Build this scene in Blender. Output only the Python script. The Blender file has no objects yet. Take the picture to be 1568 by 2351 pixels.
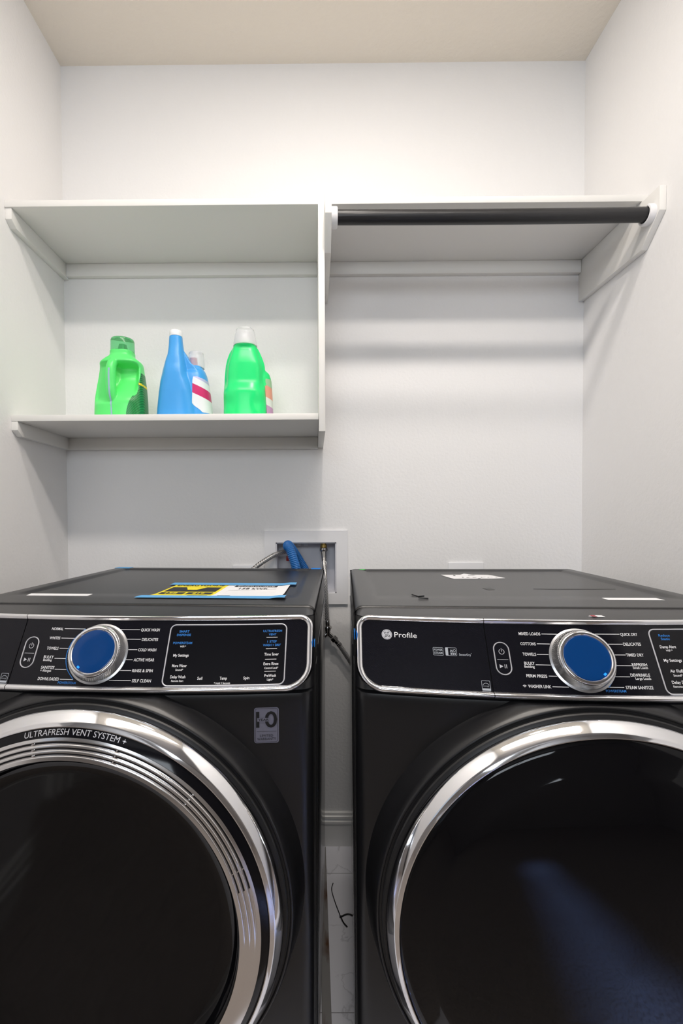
import bpy, bmesh, math, random
from mathutils import Vector, Matrix
random.seed(4)
SC = bpy.context.scene
COL = SC.collection
PI = math.pi

# ---------------------------------------------------------------- camera
CF, CPX, CPY, CD, CZ = 1045.0, 715.79, 1213.10, 1.6644, 1.2036
cam = bpy.data.cameras.new('camera')
cam.sensor_fit = 'HORIZONTAL'; cam.sensor_width = 36.0
cam.lens = CF / 1568 * 36.0
cam.shift_x = (784 - CPX) / 1568
cam.shift_y = (CPY - 1175.5) / 1568
cam.clip_start = 0.02
camo = bpy.data.objects.new('camera', cam); COL.objects.link(camo)
R_ = Vector((0.999973, 0.005749, -0.004657)); U_ = Vector((0.00454, 0.020148, 0.999787)); F_ = R_.cross(U_) * -1
F_ = Vector((-0.00584164, 0.99978048, -0.02012132))
camo.matrix_world = Matrix(((R_.x, U_.x, -F_.x, 0.0), (R_.y, U_.y, -F_.y, -CD), (R_.z, U_.z, -F_.z, CZ), (0, 0, 0, 1)))
SC.camera = camo

# ---------------------------------------------------------------- exposure, world, lights
SC.view_settings.view_transform = 'Standard'
SC.view_settings.look = 'None'
SC.view_settings.gamma = 1.0
SC.view_settings.use_curve_mapping = False
SC.view_settings.exposure = -0.02
wd = bpy.data.worlds.new('world'); SC.world = wd; wd.use_nodes = True
wd.node_tree.nodes['Background'].inputs[0].default_value = (0.75, 0.85, 1.0, 1)
wd.node_tree.nodes['Background'].inputs[1].default_value = 0.6

def area(name, loc, rot, sx, sy, power, col, shape='RECTANGLE'):
    l = bpy.data.lights.new(name, 'AREA'); l.shape = shape; l.size = sx
    if shape in ('RECTANGLE', 'ELLIPSE'): l.size_y = sy
    l.energy = power; l.color = col
    o = bpy.data.objects.new(name, l); COL.objects.link(o)
    o.location = loc; o.rotation_euler = rot
    return o
WARM = (1.0, 0.925, 0.85)
# a round downlight and a ceiling light stretched for softness, added daylight from behind
area('ceiling_lamp', (0.085, -0.93, 2.825), (0, 0, 0), 0.12, 0.12, 8.2, WARM, 'DISK')
area('ceiling_lamp', (0.05, -1.40, 2.825), (0, 0, 0), 1.45, 0.16, 23.0, WARM)  # stretched into a long strip to even the walls and soften highlights
area('added_daylight', (-0.35, -4.60, 2.25), (PI / 2, 0, 0), 1.9, 0.7, 40.0, (0.86, 0.93, 1.0))  # added cool fill, standing in for daylight from the unseen room behind
for tx, ty, pw in ((.47, -2.90, 3.2), (.56, -2.50, 2.8), (.64, -2.08, 3.2), (.73, -1.62, 4.5)):  # added narrow blue beams, aimed to streak the carpet mirrored in the dryer glass
    sw = area('added_daylight', (0.28, -4.60, 2.08), (0, 0, 0), 0.07, 0.5, pw, (0.22, 0.40, 1.0))
    sw.rotation_euler = Vector((tx - .28, ty + 4.60, -2.08)).to_track_quat('-Z', 'Y').to_euler(); sw.data.spread = math.radians(9)

# ---------------------------------------------------------------- materials
def mat(name, col=(.8, .8, .8), rough=.5, metal=0.0, spec=.5, trans=0.0, ior=1.45, emit=None, es=0.0, coat=0.0, sss=0.0, alpha=1.0):
    m = bpy.data.materials.new(name); m.use_nodes = True
    b = m.node_tree.nodes['Principled BSDF']
    b.inputs['Base Color'].default_value = (*col, 1)
    b.inputs['Roughness'].default_value = rough
    b.inputs['Metallic'].default_value = metal
    b.inputs['Specular IOR Level'].default_value = spec
    b.inputs['Transmission Weight'].default_value = trans
    b.inputs['IOR'].default_value = ior
    b.inputs['Coat Weight'].default_value = coat
    b.inputs['Alpha'].default_value = alpha
    if sss:
        b.inputs['Subsurface Weight'].default_value = sss
        b.inputs['Subsurface Radius'].default_value = (.02, .02, .02)
    if emit:
        b.inputs['Emission Color'].default_value = (*emit, 1); b.inputs['Emission Strength'].default_value = es
    return m
def N(m, t, **kw):
    n = m.node_tree.nodes.new(t)
    for k, v in kw.items(): setattr(n, k, v)
    return n
def LK(m, a, b): m.node_tree.links.new(a, b)
def BS(m): return m.node_tree.nodes['Principled BSDF']
def bump(m, scale, strength, dist=.002, detail=2.0, stretch=None, rough=.5):
    tc = N(m, 'ShaderNodeTexCoord'); nz = N(m, 'ShaderNodeTexNoise'); bp = N(m, 'ShaderNodeBump')
    nz.inputs['Scale'].default_value = scale; nz.inputs['Detail'].default_value = detail; nz.inputs['Roughness'].default_value = rough
    bp.inputs['Strength'].default_value = strength; bp.inputs['Distance'].default_value = dist
    src = tc.outputs['Object']
    if stretch:
        mp = N(m, 'ShaderNodeMapping'); mp.inputs['Scale'].default_value = stretch
        LK(m, src, mp.inputs[0]); src = mp.outputs[0]
    LK(m, src, nz.inputs['Vector']); LK(m, nz.outputs['Fac'], bp.inputs['Height']); LK(m, bp.outputs[0], BS(m).inputs['Normal'])
    return nz
def tint(m, c1, c2, scale, stretch=None, p0=.35, p1=.65, detail=4.0):
    tc = N(m, 'ShaderNodeTexCoord'); nz = N(m, 'ShaderNodeTexNoise'); cr = N(m, 'ShaderNodeValToRGB')
    nz.inputs['Scale'].default_value = scale; nz.inputs['Detail'].default_value = detail
    src = tc.outputs['Object']
    if stretch:
        mp = N(m, 'ShaderNodeMapping'); mp.inputs['Scale'].default_value = stretch
        LK(m, src, mp.inputs[0]); src = mp.outputs[0]
    LK(m, src, nz.inputs['Vector']); LK(m, nz.outputs['Fac'], cr.inputs[0]); LK(m, cr.outputs[0], BS(m).inputs['Base Color'])
    e = cr.color_ramp.elements; e[0].position = p0; e[1].position = p1; e[0].color = (*c1, 1); e[1].color = (*c2, 1)

M = {}
M['wall'] = mat('wall_paint', (.88, .875, .875), .6, spec=.3); bump(M['wall'], 95, .22, .004, 3)
M['ceil'] = mat('ceiling_paint', (.82, .765, .68), .7, spec=.2); bump(M['ceil'], 60, .35, .006, 3)
M['hall'] = mat('dim_hall_paint', (.50, .47, .45), .7, spec=.2)  # tone darkened so the unseen hall reads as dimly lit in reflections
M['trim'] = mat('trim_paint', (.82, .815, .80), .28, spec=.5)
M['shelf'] = mat('shelf_paint', (.81, .80, .775), .4, spec=.4); bump(M['shelf'], 40, .05, .002)
M['plastic_w'] = mat('white_plastic', (.82, .82, .84), .3)
M['plastic_box'] = mat('outlet_box_plastic', (.72, .72, .76), .35)
M['rod'] = mat('black_rod', (.016, .016, .018), .38); bump(M['rod'], 60, .5, .003, 4, (.08, 1, 1))
M['paint'] = mat('graphite_paint', (.010, .010, .0115), .33, metal=.0, spec=.45, coat=.15); BS(M['paint']).inputs['Coat Roughness'].default_value = .25
bump(M['paint'], 900, .03, .0005)
M['side'] = mat('side_paint', (.02, .02, .023), .22, coat=.3)
M['black'] = mat('black_plastic', (.012, .012, .013), .4)
M['glossblack'] = mat('gloss_black', (.004, .004, .006), .08, spec=.3)
M['glass'] = mat('door_glass', (.003, .003, .004), .05, spec=.3)
M['chrome'] = mat('chrome', (.88, .88, .90), .07, metal=1.0)
M['chrome_r'] = mat('satin_chrome', (.80, .79, .79), .16, metal=1.0)
M['steel'] = mat('knurled_steel', (.55, .55, .56), .28, metal=1.0)
M['white_ink'] = mat('white_print', (.80, .80, .82), .5)
M['grey_ink'] = mat('grey_print', (.42, .45, .50), .5)
M['blue_ink'] = mat('blue_print', (.02, .20, .62), .5)
M['silver_ink'] = mat('silver_print', (.62, .62, .66), .35, metal=.3)
M['black_ink'] = mat('black_print', (.008, .008, .009), .5)
M['blue_face'] = mat('blue_knob_face', (.002, .045, .19), .12, spec=.4)
M['led'] = mat('blue_led', (.02, .2, .8), .3, emit=(.01, .25, 1.0), es=1.2)
M['sticker_m'] = mat('lilac_grey_sticker', (.20, .20, .26), .4, metal=.2)
M['tape'] = mat('blue_painters_tape', (.11, .38, .72), .55)
M['tape_d'] = mat('bright_blue_tape', (.01, .22, .72), .45)
M['yellow'] = mat('yellow_paper', (.90, .76, .02), .5)
M['paper'] = mat('white_paper', (.86, .86, .88), .55)
M['green_dot'] = mat('green_sticker', (.14, .72, .18), .5)
M['red'] = mat('red_plastic', (.35, .02, .03), .4)
M['brass'] = mat('brass', (.55, .38, .12), .3, metal=1.0)
M['nickel'] = mat('nickel', (.42, .41, .40), .22, metal=1.0)
M['zip'] = mat('zip_tie_plastic', (.01, .01, .01), .45)
M['bluehose'] = mat('blue_hose', (.014, .135, .42), .4)
M['braid'] = mat('braided_steel', (.50, .49, .48), .32, metal=.9)
def braid(m):
    tc = N(m, 'ShaderNodeTexCoord'); w1 = N(m, 'ShaderNodeTexWave'); w2 = N(m, 'ShaderNodeTexWave'); mp = N(m, 'ShaderNodeMapping'); mp2 = N(m, 'ShaderNodeMapping')
    mx = N(m, 'ShaderNodeMath', operation='MAXIMUM'); bp = N(m, 'ShaderNodeBump'); cr = N(m, 'ShaderNodeValToRGB')
    mp.inputs['Rotation'].default_value = (.5, .75, .3); mp2.inputs['Rotation'].default_value = (-.5, -.75, -.3)
    for mm, w in ((mp, w1), (mp2, w2)):
        LK(m, tc.outputs['Object'], mm.inputs[0]); LK(m, mm.outputs[0], w.inputs['Vector']); w.inputs['Scale'].default_value = 75
        w.inputs['Distortion'].default_value = .4
    LK(m, w1.outputs['Fac'], mx.inputs[0]); LK(m, w2.outputs['Fac'], mx.inputs[1])
    LK(m, mx.outputs[0], cr.inputs[0]); LK(m, cr.outputs[0], BS(m).inputs['Base Color'])
    e = cr.color_ramp.elements; e[0].position = .3; e[1].position = .85; e[0].color = (.06, .055, .055, 1); e[1].color = (.62, .61, .60, 1)
    LK(m, mx.outputs[0], bp.inputs['Height']); bp.inputs['Strength'].default_value = .7; bp.inputs['Distance'].default_value = .001
    LK(m, bp.outputs[0], BS(m).inputs['Normal'])
braid(M['braid'])
M['galv'] = mat('galvanised_rust', (.4, .4, .4), .5, metal=.6)
tint(M['galv'], (.16, .07, .03), (.42, .41, .40), 22, (1, .35, 1), .33, .50, 6)
M['gain'] = mat('lime_green_hdpe', (.12, .86, .20), .30, sss=.12)
M['gain3'] = mat('emerald_hdpe', (.018, .80, .22), .27, sss=.12)
M['downy'] = mat('sky_blue_hdpe', (.055, .36, .82), .33, sss=.1)
M['capgreen'] = mat('clear_green_cap', (.25, .80, .38), .12, trans=.75, ior=1.3)
M['capclear'] = mat('clear_cap', (.97, .98, 1.0), .18, trans=.62, ior=1.2)
M['capwhite'] = mat('white_cap', (.86, .86, .88), .35)
M['pink'] = mat('pink_spout', (.45, .04, .12), .35)
M['capin'] = mat('dark_green_spout', (.01, .33, .12), .35)
M['strip'] = mat('clear_strip', (.33, .52, .62), .35)
M['hex'] = mat('panel_black', (.010, .010, .013), .10, spec=.3)
def hexpat(m):
    tc = N(m, 'ShaderNodeTexCoord'); w = N(m, 'ShaderNodeTexWave'); mp = N(m, 'ShaderNodeMapping'); cr = N(m, 'ShaderNodeValToRGB')
    mp.inputs['Rotation'].default_value = (0, .9, 0); w.inputs['Scale'].default_value = 260
    LK(m, tc.outputs['Object'], mp.inputs[0]); LK(m, mp.outputs[0], w.inputs['Vector']); LK(m, w.outputs['Fac'], cr.inputs[0]); LK(m, cr.outputs[0], BS(m).inputs['Base Color'])
    e = cr.color_ramp.elements; e[0].color = (.002, .002, .004, 1); e[1].color = (.010, .010, .015, 1)
hexpat(M['hex'])
# marble tile and carpet
M['tile'] = mat('marble_tile', (.8, .8, .84), .25)
def tile(m):
    tc = N(m, 'ShaderNodeTexCoord'); sp = N(m, 'ShaderNodeSeparateXYZ')
    LK(m, tc.outputs['Object'], sp.inputs[0])
    def joint(out, off, per, wid):
        a = N(m, 'ShaderNodeMath', operation='ADD'); a.inputs[1].default_value = off
        b = N(m, 'ShaderNodeMath', operation='PINGPONG'); b.inputs[1].default_value = per / 2
        c = N(m, 'ShaderNodeMath', operation='LESS_THAN'); c.inputs[1].default_value = wid
        LK(m, out, a.inputs[0]); LK(m, a.outputs[0], b.inputs[0]); LK(m, b.outputs[0], c.inputs[0]); return c.outputs[0]
    j1 = joint(sp.outputs['Y'], .141, .437, .0010); j2 = joint(sp.outputs['X'], -.36, .80, .0012)
    mxj = N(m, 'ShaderNodeMath', operation='MAXIMUM'); LK(m, j1, mxj.inputs[0]); LK(m, j2, mxj.inputs[1])
    nz = N(m, 'ShaderNodeTexNoise'); nz.inputs['Scale'].default_value = 3.2; nz.inputs['Detail'].default_value = 9; nz.inputs['Distortion'].default_value = 1.2
    LK(m, tc.outputs['Object'], nz.inputs['Vector'])
    sb = N(m, 'ShaderNodeMath', operation='SUBTRACT'); sb.inputs[1].default_value = .5
    ab = N(m, 'ShaderNodeMath', operation='ABSOLUTE'); cr = N(m, 'ShaderNodeValToRGB')
    LK(m, nz.outputs['Fac'], sb.inputs[0]); LK(m, sb.outputs[0], ab.inputs[0]); LK(m, ab.outputs[0], cr.inputs[0])
    e = cr.color_ramp.elements; e[0].position = 0; e[1].position = .010; e[0].color = (.66, .66, .71, 1); e[1].color = (.86, .86, .92, 1)
    mix = N(m, 'ShaderNodeMix', data_type='RGBA'); LK(m, mxj.outputs[0], mix.inputs['Factor']); LK(m, cr.outputs[0], mix.inputs['A'])
    mix.inputs['B'].default_value = (.38, .38, .40, 1); LK(m, mix.outputs['Result'], BS(m).inputs['Base Color'])
tile(M['tile'])
M['carpet'] = mat('beige_carpet', (.46, .40, .36), .95, spec=.1); bump(M['carpet'], 70, 1.0, .02, 4)
M['label'] = mat('green_label', (.005, .25, .05), .35)
def stripes(m):
    tc = N(m, 'ShaderNodeTexCoord'); w = N(m, 'ShaderNodeTexWave'); mp = N(m, 'ShaderNodeMapping'); cr = N(m, 'ShaderNodeValToRGB')
    mp.inputs['Rotation'].default_value = (0, .8, .5); w.inputs['Scale'].default_value = 95
    LK(m, tc.outputs['Object'], mp.inputs[0]); LK(m, mp.outputs[0], w.inputs['Vector']); LK(m, w.outputs['Fac'], cr.inputs[0]); LK(m, cr.outputs[0], BS(m).inputs['Base Color'])
    e = cr.color_ramp.elements; e[0].color = (.002, .10, .02, 1); e[1].color = (.03, .36, .09, 1)
stripes(M['label'])
def bands(name, stops):
    m = mat(name, rough=.35); tc = N(m, 'ShaderNodeTexCoord'); sp = N(m, 'ShaderNodeSeparateXYZ'); cr = N(m, 'ShaderNodeValToRGB')
    a = N(m, 'ShaderNodeMath', operation='MULTIPLY_ADD'); a.inputs[1].default_value = .45; 
    LK(m, tc.outputs['Object'], sp.inputs[0]); LK(m, sp.outputs['X'], a.inputs[0]); LK(m, sp.outputs['Z'], a.inputs[2])
    ml = N(m, 'ShaderNodeMath', operation='MULTIPLY'); ml.inputs[1].default_value = 5.0
    LK(m, a.outputs[0], ml.inputs[0]); LK(m, ml.outputs[0], cr.inputs[0])
    e = cr.color_ramp.elements; e[0].position = stops[0][0]; e[0].color = (*stops[0][1], 1); e[1].position = stops[1][0]; e[1].color = (*stops[1][1], 1)
    for p, c in stops[2:]:
        q = e.new(p); q.color = (*c, 1)
    cr.color_ramp.interpolation = 'CONSTANT'; LK(m, cr.outputs[0], BS(m).inputs['Base Color'])
    return m
M['lab2'] = bands('softener_label', [(0, (.80, .82, .86)), (.52, (.62, .02, .15)), (.68, (.80, .82, .88)), (.80, (.50, .50, .78)), (.90, (.70, .78, .90))])
M['lab3'] = bands('flower_label', [(0, (.72, .78, .74)), (.25, (.50, .30, .48)), (.42, (.70, .76, .70)), (.55, (.75, .35, .25)), (.75, (.35, .60, .35))])

# ---------------------------------------------------------------- mesh helpers
def link(name, verts, faces, mats, parent=None, smooth=False, fm=None, angle=None):
    me = bpy.data.meshes.new(name); me.from_pydata([tuple(v) for v in verts], [], faces)
    bm = bmesh.new(); bm.from_mesh(me); bmesh.ops.recalc_face_normals(bm, faces=bm.faces) if fm is None and not getattr(link, 'keep', False) else None
    bm.to_mesh(me); bm.free()
    if not isinstance(mats, (list, tuple)): mats = [mats]
    for m in mats: me.materials.append(m)
    if fm: me.polygons.foreach_set('material_index', fm)
    if smooth:
        me.polygons.foreach_set('use_smooth', [True] * len(me.polygons))
        if angle: me.set_sharp_from_angle(angle=math.radians(angle))
    o = bpy.data.objects.new(name, me); COL.objects.link(o)
    if parent: o.parent = parent
    return o
def from_bm(name, bm, mats, parent=None, smooth=False, angle=40):
    me = bpy.data.meshes.new(name); bm.normal_update(); bm.to_mesh(me); bm.free()
    if not isinstance(mats, (list, tuple)): mats = [mats]
    for m in mats: me.materials.append(m)
    if smooth:
        me.polygons.foreach_set('use_smooth', [True] * len(me.polygons)); me.set_sharp_from_angle(angle=math.radians(angle))
    o = bpy.data.objects.new(name, me); COL.objects.link(o)
    if parent: o.parent = parent
    return o
def bm_box(bm, lo, hi, bev=0.0, seg=2, mi=0):
    r = bmesh.ops.create_cube(bm, size=1.0); vs = r['verts']
    for v in vs:
        v.co = Vector([lo[i] + (v.co[i] + .5) * (hi[i] - lo[i]) for i in range(3)])
    fs = list({f for v in vs for f in v.link_faces})
    for f in fs: f.material_index = mi
    if bev > 0:
        es = list({e for v in vs for e in v.link_edges})
        b = bmesh.ops.bevel(bm, geom=es, offset=bev, segments=seg, affect='EDGES', profile=.5)
        for f in b['faces']: f.material_index = mi
def box(name, lo, hi, m, parent=None, bev=0.0, seg=2):
    bm = bmesh.new(); bm_box(bm, lo, hi, bev, seg)
    return from_bm(name, bm, m, parent, smooth=bev > 0)
def bm_prism(bm, poly, a0, a1, axis, bev=0.0):
    def P(p, a):
        if axis == 0: return (a, p[0], p[1])
        if axis == 1: return (p[0], a, p[1])
        return (p[0], p[1], a)
    A = [bm.verts.new(P(p, a0)) for p in poly]; B = [bm.verts.new(P(p, a1)) for p in poly]
    n = len(poly); bm.faces.new(A); bm.faces.new(B[::-1])
    for i in range(n): bm.faces.new((A[i], A[(i + 1) % n], B[(i + 1) % n], B[i]))
    bmesh.ops.recalc_face_normals(bm, faces=bm.faces)
    if bev:
        bmesh.ops.bevel(bm, geom=list(bm.edges), offset=bev, segments=2, affect='EDGES', profile=.5)
def prism(name, poly, a0, a1, axis, m, parent=None, bev=0.0):
    bm = bmesh.new(); bm_prism(bm, poly, a0, a1, axis, bev); return from_bm(name, bm, m, parent, smooth=bev > 0)
def spline(pts, n=10):
    P = [Vector(p) for p in pts]; P = [P[0] * 2 - P[1]] + P + [P[-1] * 2 - P[-2]]; out = []
    for i in range(1, len(P) - 2):
        for k in range(n):
            t = k / n; a, b, c, d = P[i - 1], P[i], P[i + 1], P[i + 2]
            out.append(.5 * ((2 * b) + (c - a) * t + (2 * a - 5 * b + 4 * c - d) * t * t + (3 * b - a - 3 * c + d) * t ** 3))
    out.append(P[-2]); return out
def tube_vf(path, rad, sides=14, cap=True):
    V = []; Fc = []; n = len(path); up = None
    for i, p in enumerate(path):
        t = (path[min(i + 1, n - 1)] - path[max(i - 1, 0)]).normalized()
        if up is None:
            up = t.orthogonal().normalized()
        up = (up - t * up.dot(t)).normalized(); bi = t.cross(up)
        r = rad(i / (n - 1), i) if callable(rad) else rad
        for k in range(sides):
            a = 2 * PI * k / sides; V.append(p + (up * math.cos(a) + bi * math.sin(a)) * r)
    for i in range(n - 1):
        for k in range(sides):
            Fc.append((i * sides + k, i * sides + (k + 1) % sides, (i + 1) * sides + (k + 1) % sides, (i + 1) * sides + k))
    if cap:
        Fc.append(tuple(range(sides))[::-1]); Fc.append(tuple((n - 1) * sides + k for k in range(sides)))
    return V, Fc
def tube(name, path, rad, m, parent=None, sides=14):
    V, Fc = tube_vf([Vector(p) for p in path], rad, sides); return link(name, V, Fc, m, parent, True, angle=60)
def lathe_vf(prof, frame, seg=48, rfun=None):
    # prof: list of (r, h); frame(r*cos, r*sin, h) -> point
    V = []; Fc = []; n = len(prof)
    for i, (r, h) in enumerate(prof):
        for k in range(seg):
            a = 2 * PI * k / seg; rr = rfun(i, k, r) if rfun else r
            V.append(frame(rr * math.cos(a), rr * math.sin(a), h))
    for i in range(n - 1):
        for k in range(seg):
            Fc.append((i * seg + k, i * seg + (k + 1) % seg, (i + 1) * seg + (k + 1) % seg, (i + 1) * seg + k))
    return V, Fc
def lathe(name, prof, frame, m, parent=None, seg=48, close=True, rfun=None, angle=35):
    V, Fc = lathe_vf(prof, frame, seg, rfun); n = len(prof)
    if close:
        Fc.append(tuple(range(seg))[::-1]); Fc.append(tuple((n - 1) * seg + k for k in range(seg)))
    return link(name, V, Fc, m, parent, True, angle=angle)
def zframe(c):
    c = Vector(c); return lambda a, b, h: (c.x + a, c.y + b, c.z + h)
def axframe(c, d):
    c = Vector(c); d = Vector(d).normalized(); u = d.orthogonal().normalized(); v = d.cross(u)
    return lambda a, b, h: c + u * a + v * b + d * h
def empty(name, loc=(0, 0, 0), rot=(0, 0, 0)):
    o = bpy.data.objects.new(name, None); o.empty_display_size = .1; COL.objects.link(o); o.location = loc; o.rotation_euler = rot; return o
def tag(o, label, cat, group=None):
    o['label'] = label; o['category'] = cat
    if group: o['group'] = group
    return o
def struct(o): o['kind'] = 'structure'; return o
def lab(o, s): o['label'] = s; return o

# text outlines (flat meshes of the built-in font)
TXT = {}
def prep_text(keys):
    obs = []
    for s, bold in keys:
        cu = bpy.data.curves.new('glyph', 'FONT'); cu.body = s; cu.size = 1.0; cu.offset = .014 if bold else 0.0; cu.resolution_u = 3
        o = bpy.data.objects.new('glyph', cu); COL.objects.link(o); obs.append((s, bold, o))
    bpy.context.view_layer.update(); dg = bpy.context.evaluated_depsgraph_get()
    for s, bold, o in obs:
        me = bpy.data.meshes.new_from_object(o.evaluated_get(dg))
        vs = [(v.co.x, v.co.y) for v in me.vertices]; fs = [tuple(p.vertices) for p in me.polygons]
        xs = [v[0] for v in vs]; x0, x1 = min(xs), max(xs)
        TXT[(s, bold)] = ([((v[0] - x0) / (x1 - x0), v[1] / .69) for v in vs], fs, (x1 - x0) / .69)
        cu = o.data; bpy.data.objects.remove(o); bpy.data.curves.remove(cu); bpy.data.meshes.remove(me)
class Ink:
    """collects flat print (text, lines, shapes) given in surface coordinates"""
    def __init__(s, fn): s.fn = fn; s.V = []; s.F = []; s.m = []; s.mats = []
    def mi(s, m):
        if m not in s.mats: s.mats.append(m)
        return s.mats.index(m)
    def add(s, pts, faces, m):
        b = len(s.V); s.V += [s.fn(*p) for p in pts]; i = s.mi(m)
        for f in faces: s.F.append(tuple(b + k for k in f)); s.m.append(i)
    def text(s, t, x0, x1, yc, h, m, bold=True, sign=-1):
        vs, fs, asp = TXT[(t, bold)]
        # yc = middle of capital height; sign -1: second coordinate grows downwards
        s.add([(x0 + u * (x1 - x0), yc + sign * (v - .5) * h) for u, v in vs], fs, m)
    def quad(s, x0, y0, x1, y1, m): s.add([(x0, y0), (x1, y0), (x1, y1), (x0, y1)], [(0, 1, 2, 3)], m)
    def poly(s, pts, m): s.add(pts, [tuple(range(len(pts)))], m)
    def stroke(s, pts, w, m, closed=False):
        n = len(pts); L = []; Rr = []
        for i in range(n):
            a = pts[(i - 1) % n] if (closed or i > 0) else pts[i]; b = pts[(i + 1) % n] if (closed or i < n - 1) else pts[i]
            dx, dy = b[0] - a[0], b[1] - a[1]; l = math.hypot(dx, dy) or 1; nx, ny = -dy / l * w / 2, dx / l * w / 2
            L.append((pts[i][0] + nx, pts[i][1] + ny)); Rr.append((pts[i][0] - nx, pts[i][1] - ny))
        k = n if closed else n - 1
        s.add(L + Rr, [(i, (i + 1) % n, n + (i + 1) % n, n + i) for i in range(k)], m)
    def disc(s, cx, cy, r, m, n=32, r2=None): s.poly([(cx + r * math.cos(2 * PI * k / n), cy + (r2 or r) * math.sin(2 * PI * k / n)) for k in range(n)], m)
    def arc(s, cx, cy, r, a0, a1, w, m, n=24):
        s.stroke([(cx + r * math.cos(a0 + (a1 - a0) * k / n), cy + r * math.sin(a0 + (a1 - a0) * k / n)) for k in range(n + 1)], w, m)
    def build(s, name, parent):
        link.keep = True; o = link(name, s.V, s.F, s.mats, parent, False, s.m); link.keep = False; return o
def rrect(x0, y0, x1, y1, r, n=6):
    # r: (top-left, top-right, bottom-right, bottom-left) with y growing downwards
    if not isinstance(r, (tuple, list)): r = (r,) * 4
    out = []
    for (cx, cy, rr, a0) in ((x0 + r[0], y0 + r[0], r[0], PI), (x1 - r[1], y0 + r[1], r[1], 1.5 * PI), (x1 - r[2], y1 - r[2], r[2], 0), (x0 + r[3], y1 - r[3], r[3], .5 * PI)):
        for k in range(n + 1):
            a = a0 + .5 * PI * k / n; out.append((cx + rr * math.cos(a), cy + rr * math.sin(a)))
    return out

# ---------------------------------------------------------------- room
XL, XR, ZC = -.9053, .9747, 2.8362
T_ = .019
YN = -1.62          # front end of the laundry nook
WY0, WY1, WZ0, WZ1 = -3.7, -2.3, .85, 2.25
BX0, BX1, BZ0, BZ1 = -.142, .080, .933, 1.120       # opening for the outlet box
bm = bmesh.new()
for lo, hi in (((XL, 0, 0), (BX0, .12, ZC)), ((BX1, 0, 0), (XR, .12, ZC)), ((BX0, 0, 0), (BX1, .12, BZ0)), ((BX0, 0, BZ1), (BX1, .12, ZC))): bm_box(bm, lo, hi)
struct(from_bm('wall_back', bm, M['wall']))
bm = bmesh.new(); bm_box(bm, (XL - .12, YN, 0), (XL, .12, ZC)); bm_box(bm, (-2.2, YN, 0), (XL - .12, YN + .12, ZC)); 
for lo, hi in (((-2.32, -4.5, 0), (-2.2, WY0, ZC)), ((-2.32, WY1, 0), (-2.2, YN + .12, ZC)), ((-2.32, WY0, 0), (-2.2, WY1, WZ0)), ((-2.32, WY0, WZ1), (-2.2, WY1, ZC))): bm_box(bm, lo, hi)
lw = struct(from_bm('wall_left', bm, [M['wall'], M['hall']]))
for p in lw.data.polygons: p.material_index = 1 if p.center.x < XL - .13 or p.center.y < YN + .001 else 0
bm = bmesh.new(); bm_box(bm, (XR, YN, 0), (XR + .12, .12, ZC)); bm_box(bm, (XR + .12, YN, 0), (2.3, YN + .12, ZC)); bm_box(bm, (2.3, -4.5, 0), (2.42, YN + .12, ZC))
rw = struct(from_bm('wall_right', bm, [M['wall'], M['hall']]))
for p in rw.data.polygons: p.material_index = 1 if p.center.x > XR + .13 or p.center.y < YN + .001 else 0
bm = bmesh.new(); FX0, FX1, FZ0, FZ1 = -1.30, .60, 1.88, 2.60
for lo, hi in (((-2.32, -4.5, 0), (FX0, -4.38, ZC)), ((FX1, -4.5, 0), (2.42, -4.38, ZC)), ((FX0, -4.5, 0), (FX1, -4.38, FZ0)), ((FX0, -4.5, FZ1), (FX1, -4.38, ZC))): bm_box(bm, lo, hi)
struct(from_bm('wall_front', bm, M['hall']))
bm = bmesh.new()
for lo, hi in (((FX0, -4.46, FZ0), (FX0 + .05, -4.40, FZ1)), ((FX1 - .05, -4.46, FZ0), (FX1, -4.40, FZ1)), ((FX0, -4.46, FZ0), (FX1, -4.40, FZ0 + .05)), ((FX0, -4.46, FZ1 - .05), (FX1, -4.40, FZ1)), ((-.375, -4.46, FZ0), (-.325, -4.40, FZ1))): bm_box(bm, lo, hi)
struct(from_bm('window_2', bm, M['trim']))
bm = bmesh.new()
for lo, hi in (((-2.29, WY0, WZ0), (-2.23, WY0 + .05, WZ1)), ((-2.29, WY1 - .05, WZ0), (-2.23, WY1, WZ1)), ((-2.29, WY0, WZ0), (-2.23, WY1, WZ0 + .05)), ((-2.29, WY0, WZ1 - .05), (-2.23, WY1, WZ1)), ((-2.29, (WY0 + WY1) / 2 - .025, WZ0), (-2.23, (WY0 + WY1) / 2 + .025, WZ1))): bm_box(bm, lo, hi)
struct(from_bm('window_1', bm, M['trim']))
bm = bmesh.new(); bm_box(bm, (-2.32, YN, ZC), (2.42, .12, ZC + .1), mi=0); bm_box(bm, (-2.32, -4.5, ZC), (2.42, YN, ZC + .1), mi=1)
struct(from_bm('ceiling', bm, [M['ceil'], M['hall']]))  # hall part gets the darkened tone to keep panel reflections dark
bm = bmesh.new(); YC = -1.22; bm_box(bm, (-2.32, YC, -.1), (2.42, .12, 0), mi=0); bm_box(bm, (-2.32, -4.5, -.1), (2.42, YC, .004), mi=1)
struct(from_bm('floor', bm, [M['tile'], M['carpet']]))
# baseboards: (depth, height) profile
BP = [(0, 0), (.014, 0), (.014, .080), (.012, .082), (.0165, .0835), (.0165, .092), (.012, .0945), (.010, .098), (.0135, .1005), (.0135, .110), (.010, .1125), (.0085, .121), (.0045, .123), (0, .123)]
struct(prism('baseboard_back', [(-d, z) for d, z in BP], XL, XR, 0, M['trim']))
struct(prism('baseboard_left', [(XL + d, z) for d, z in BP], YN, -.017, 1, M['trim']))
struct(prism('baseboard_right', [(XR - d, z) for d, z in BP], YN, -.017, 1, M['trim']))

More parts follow.
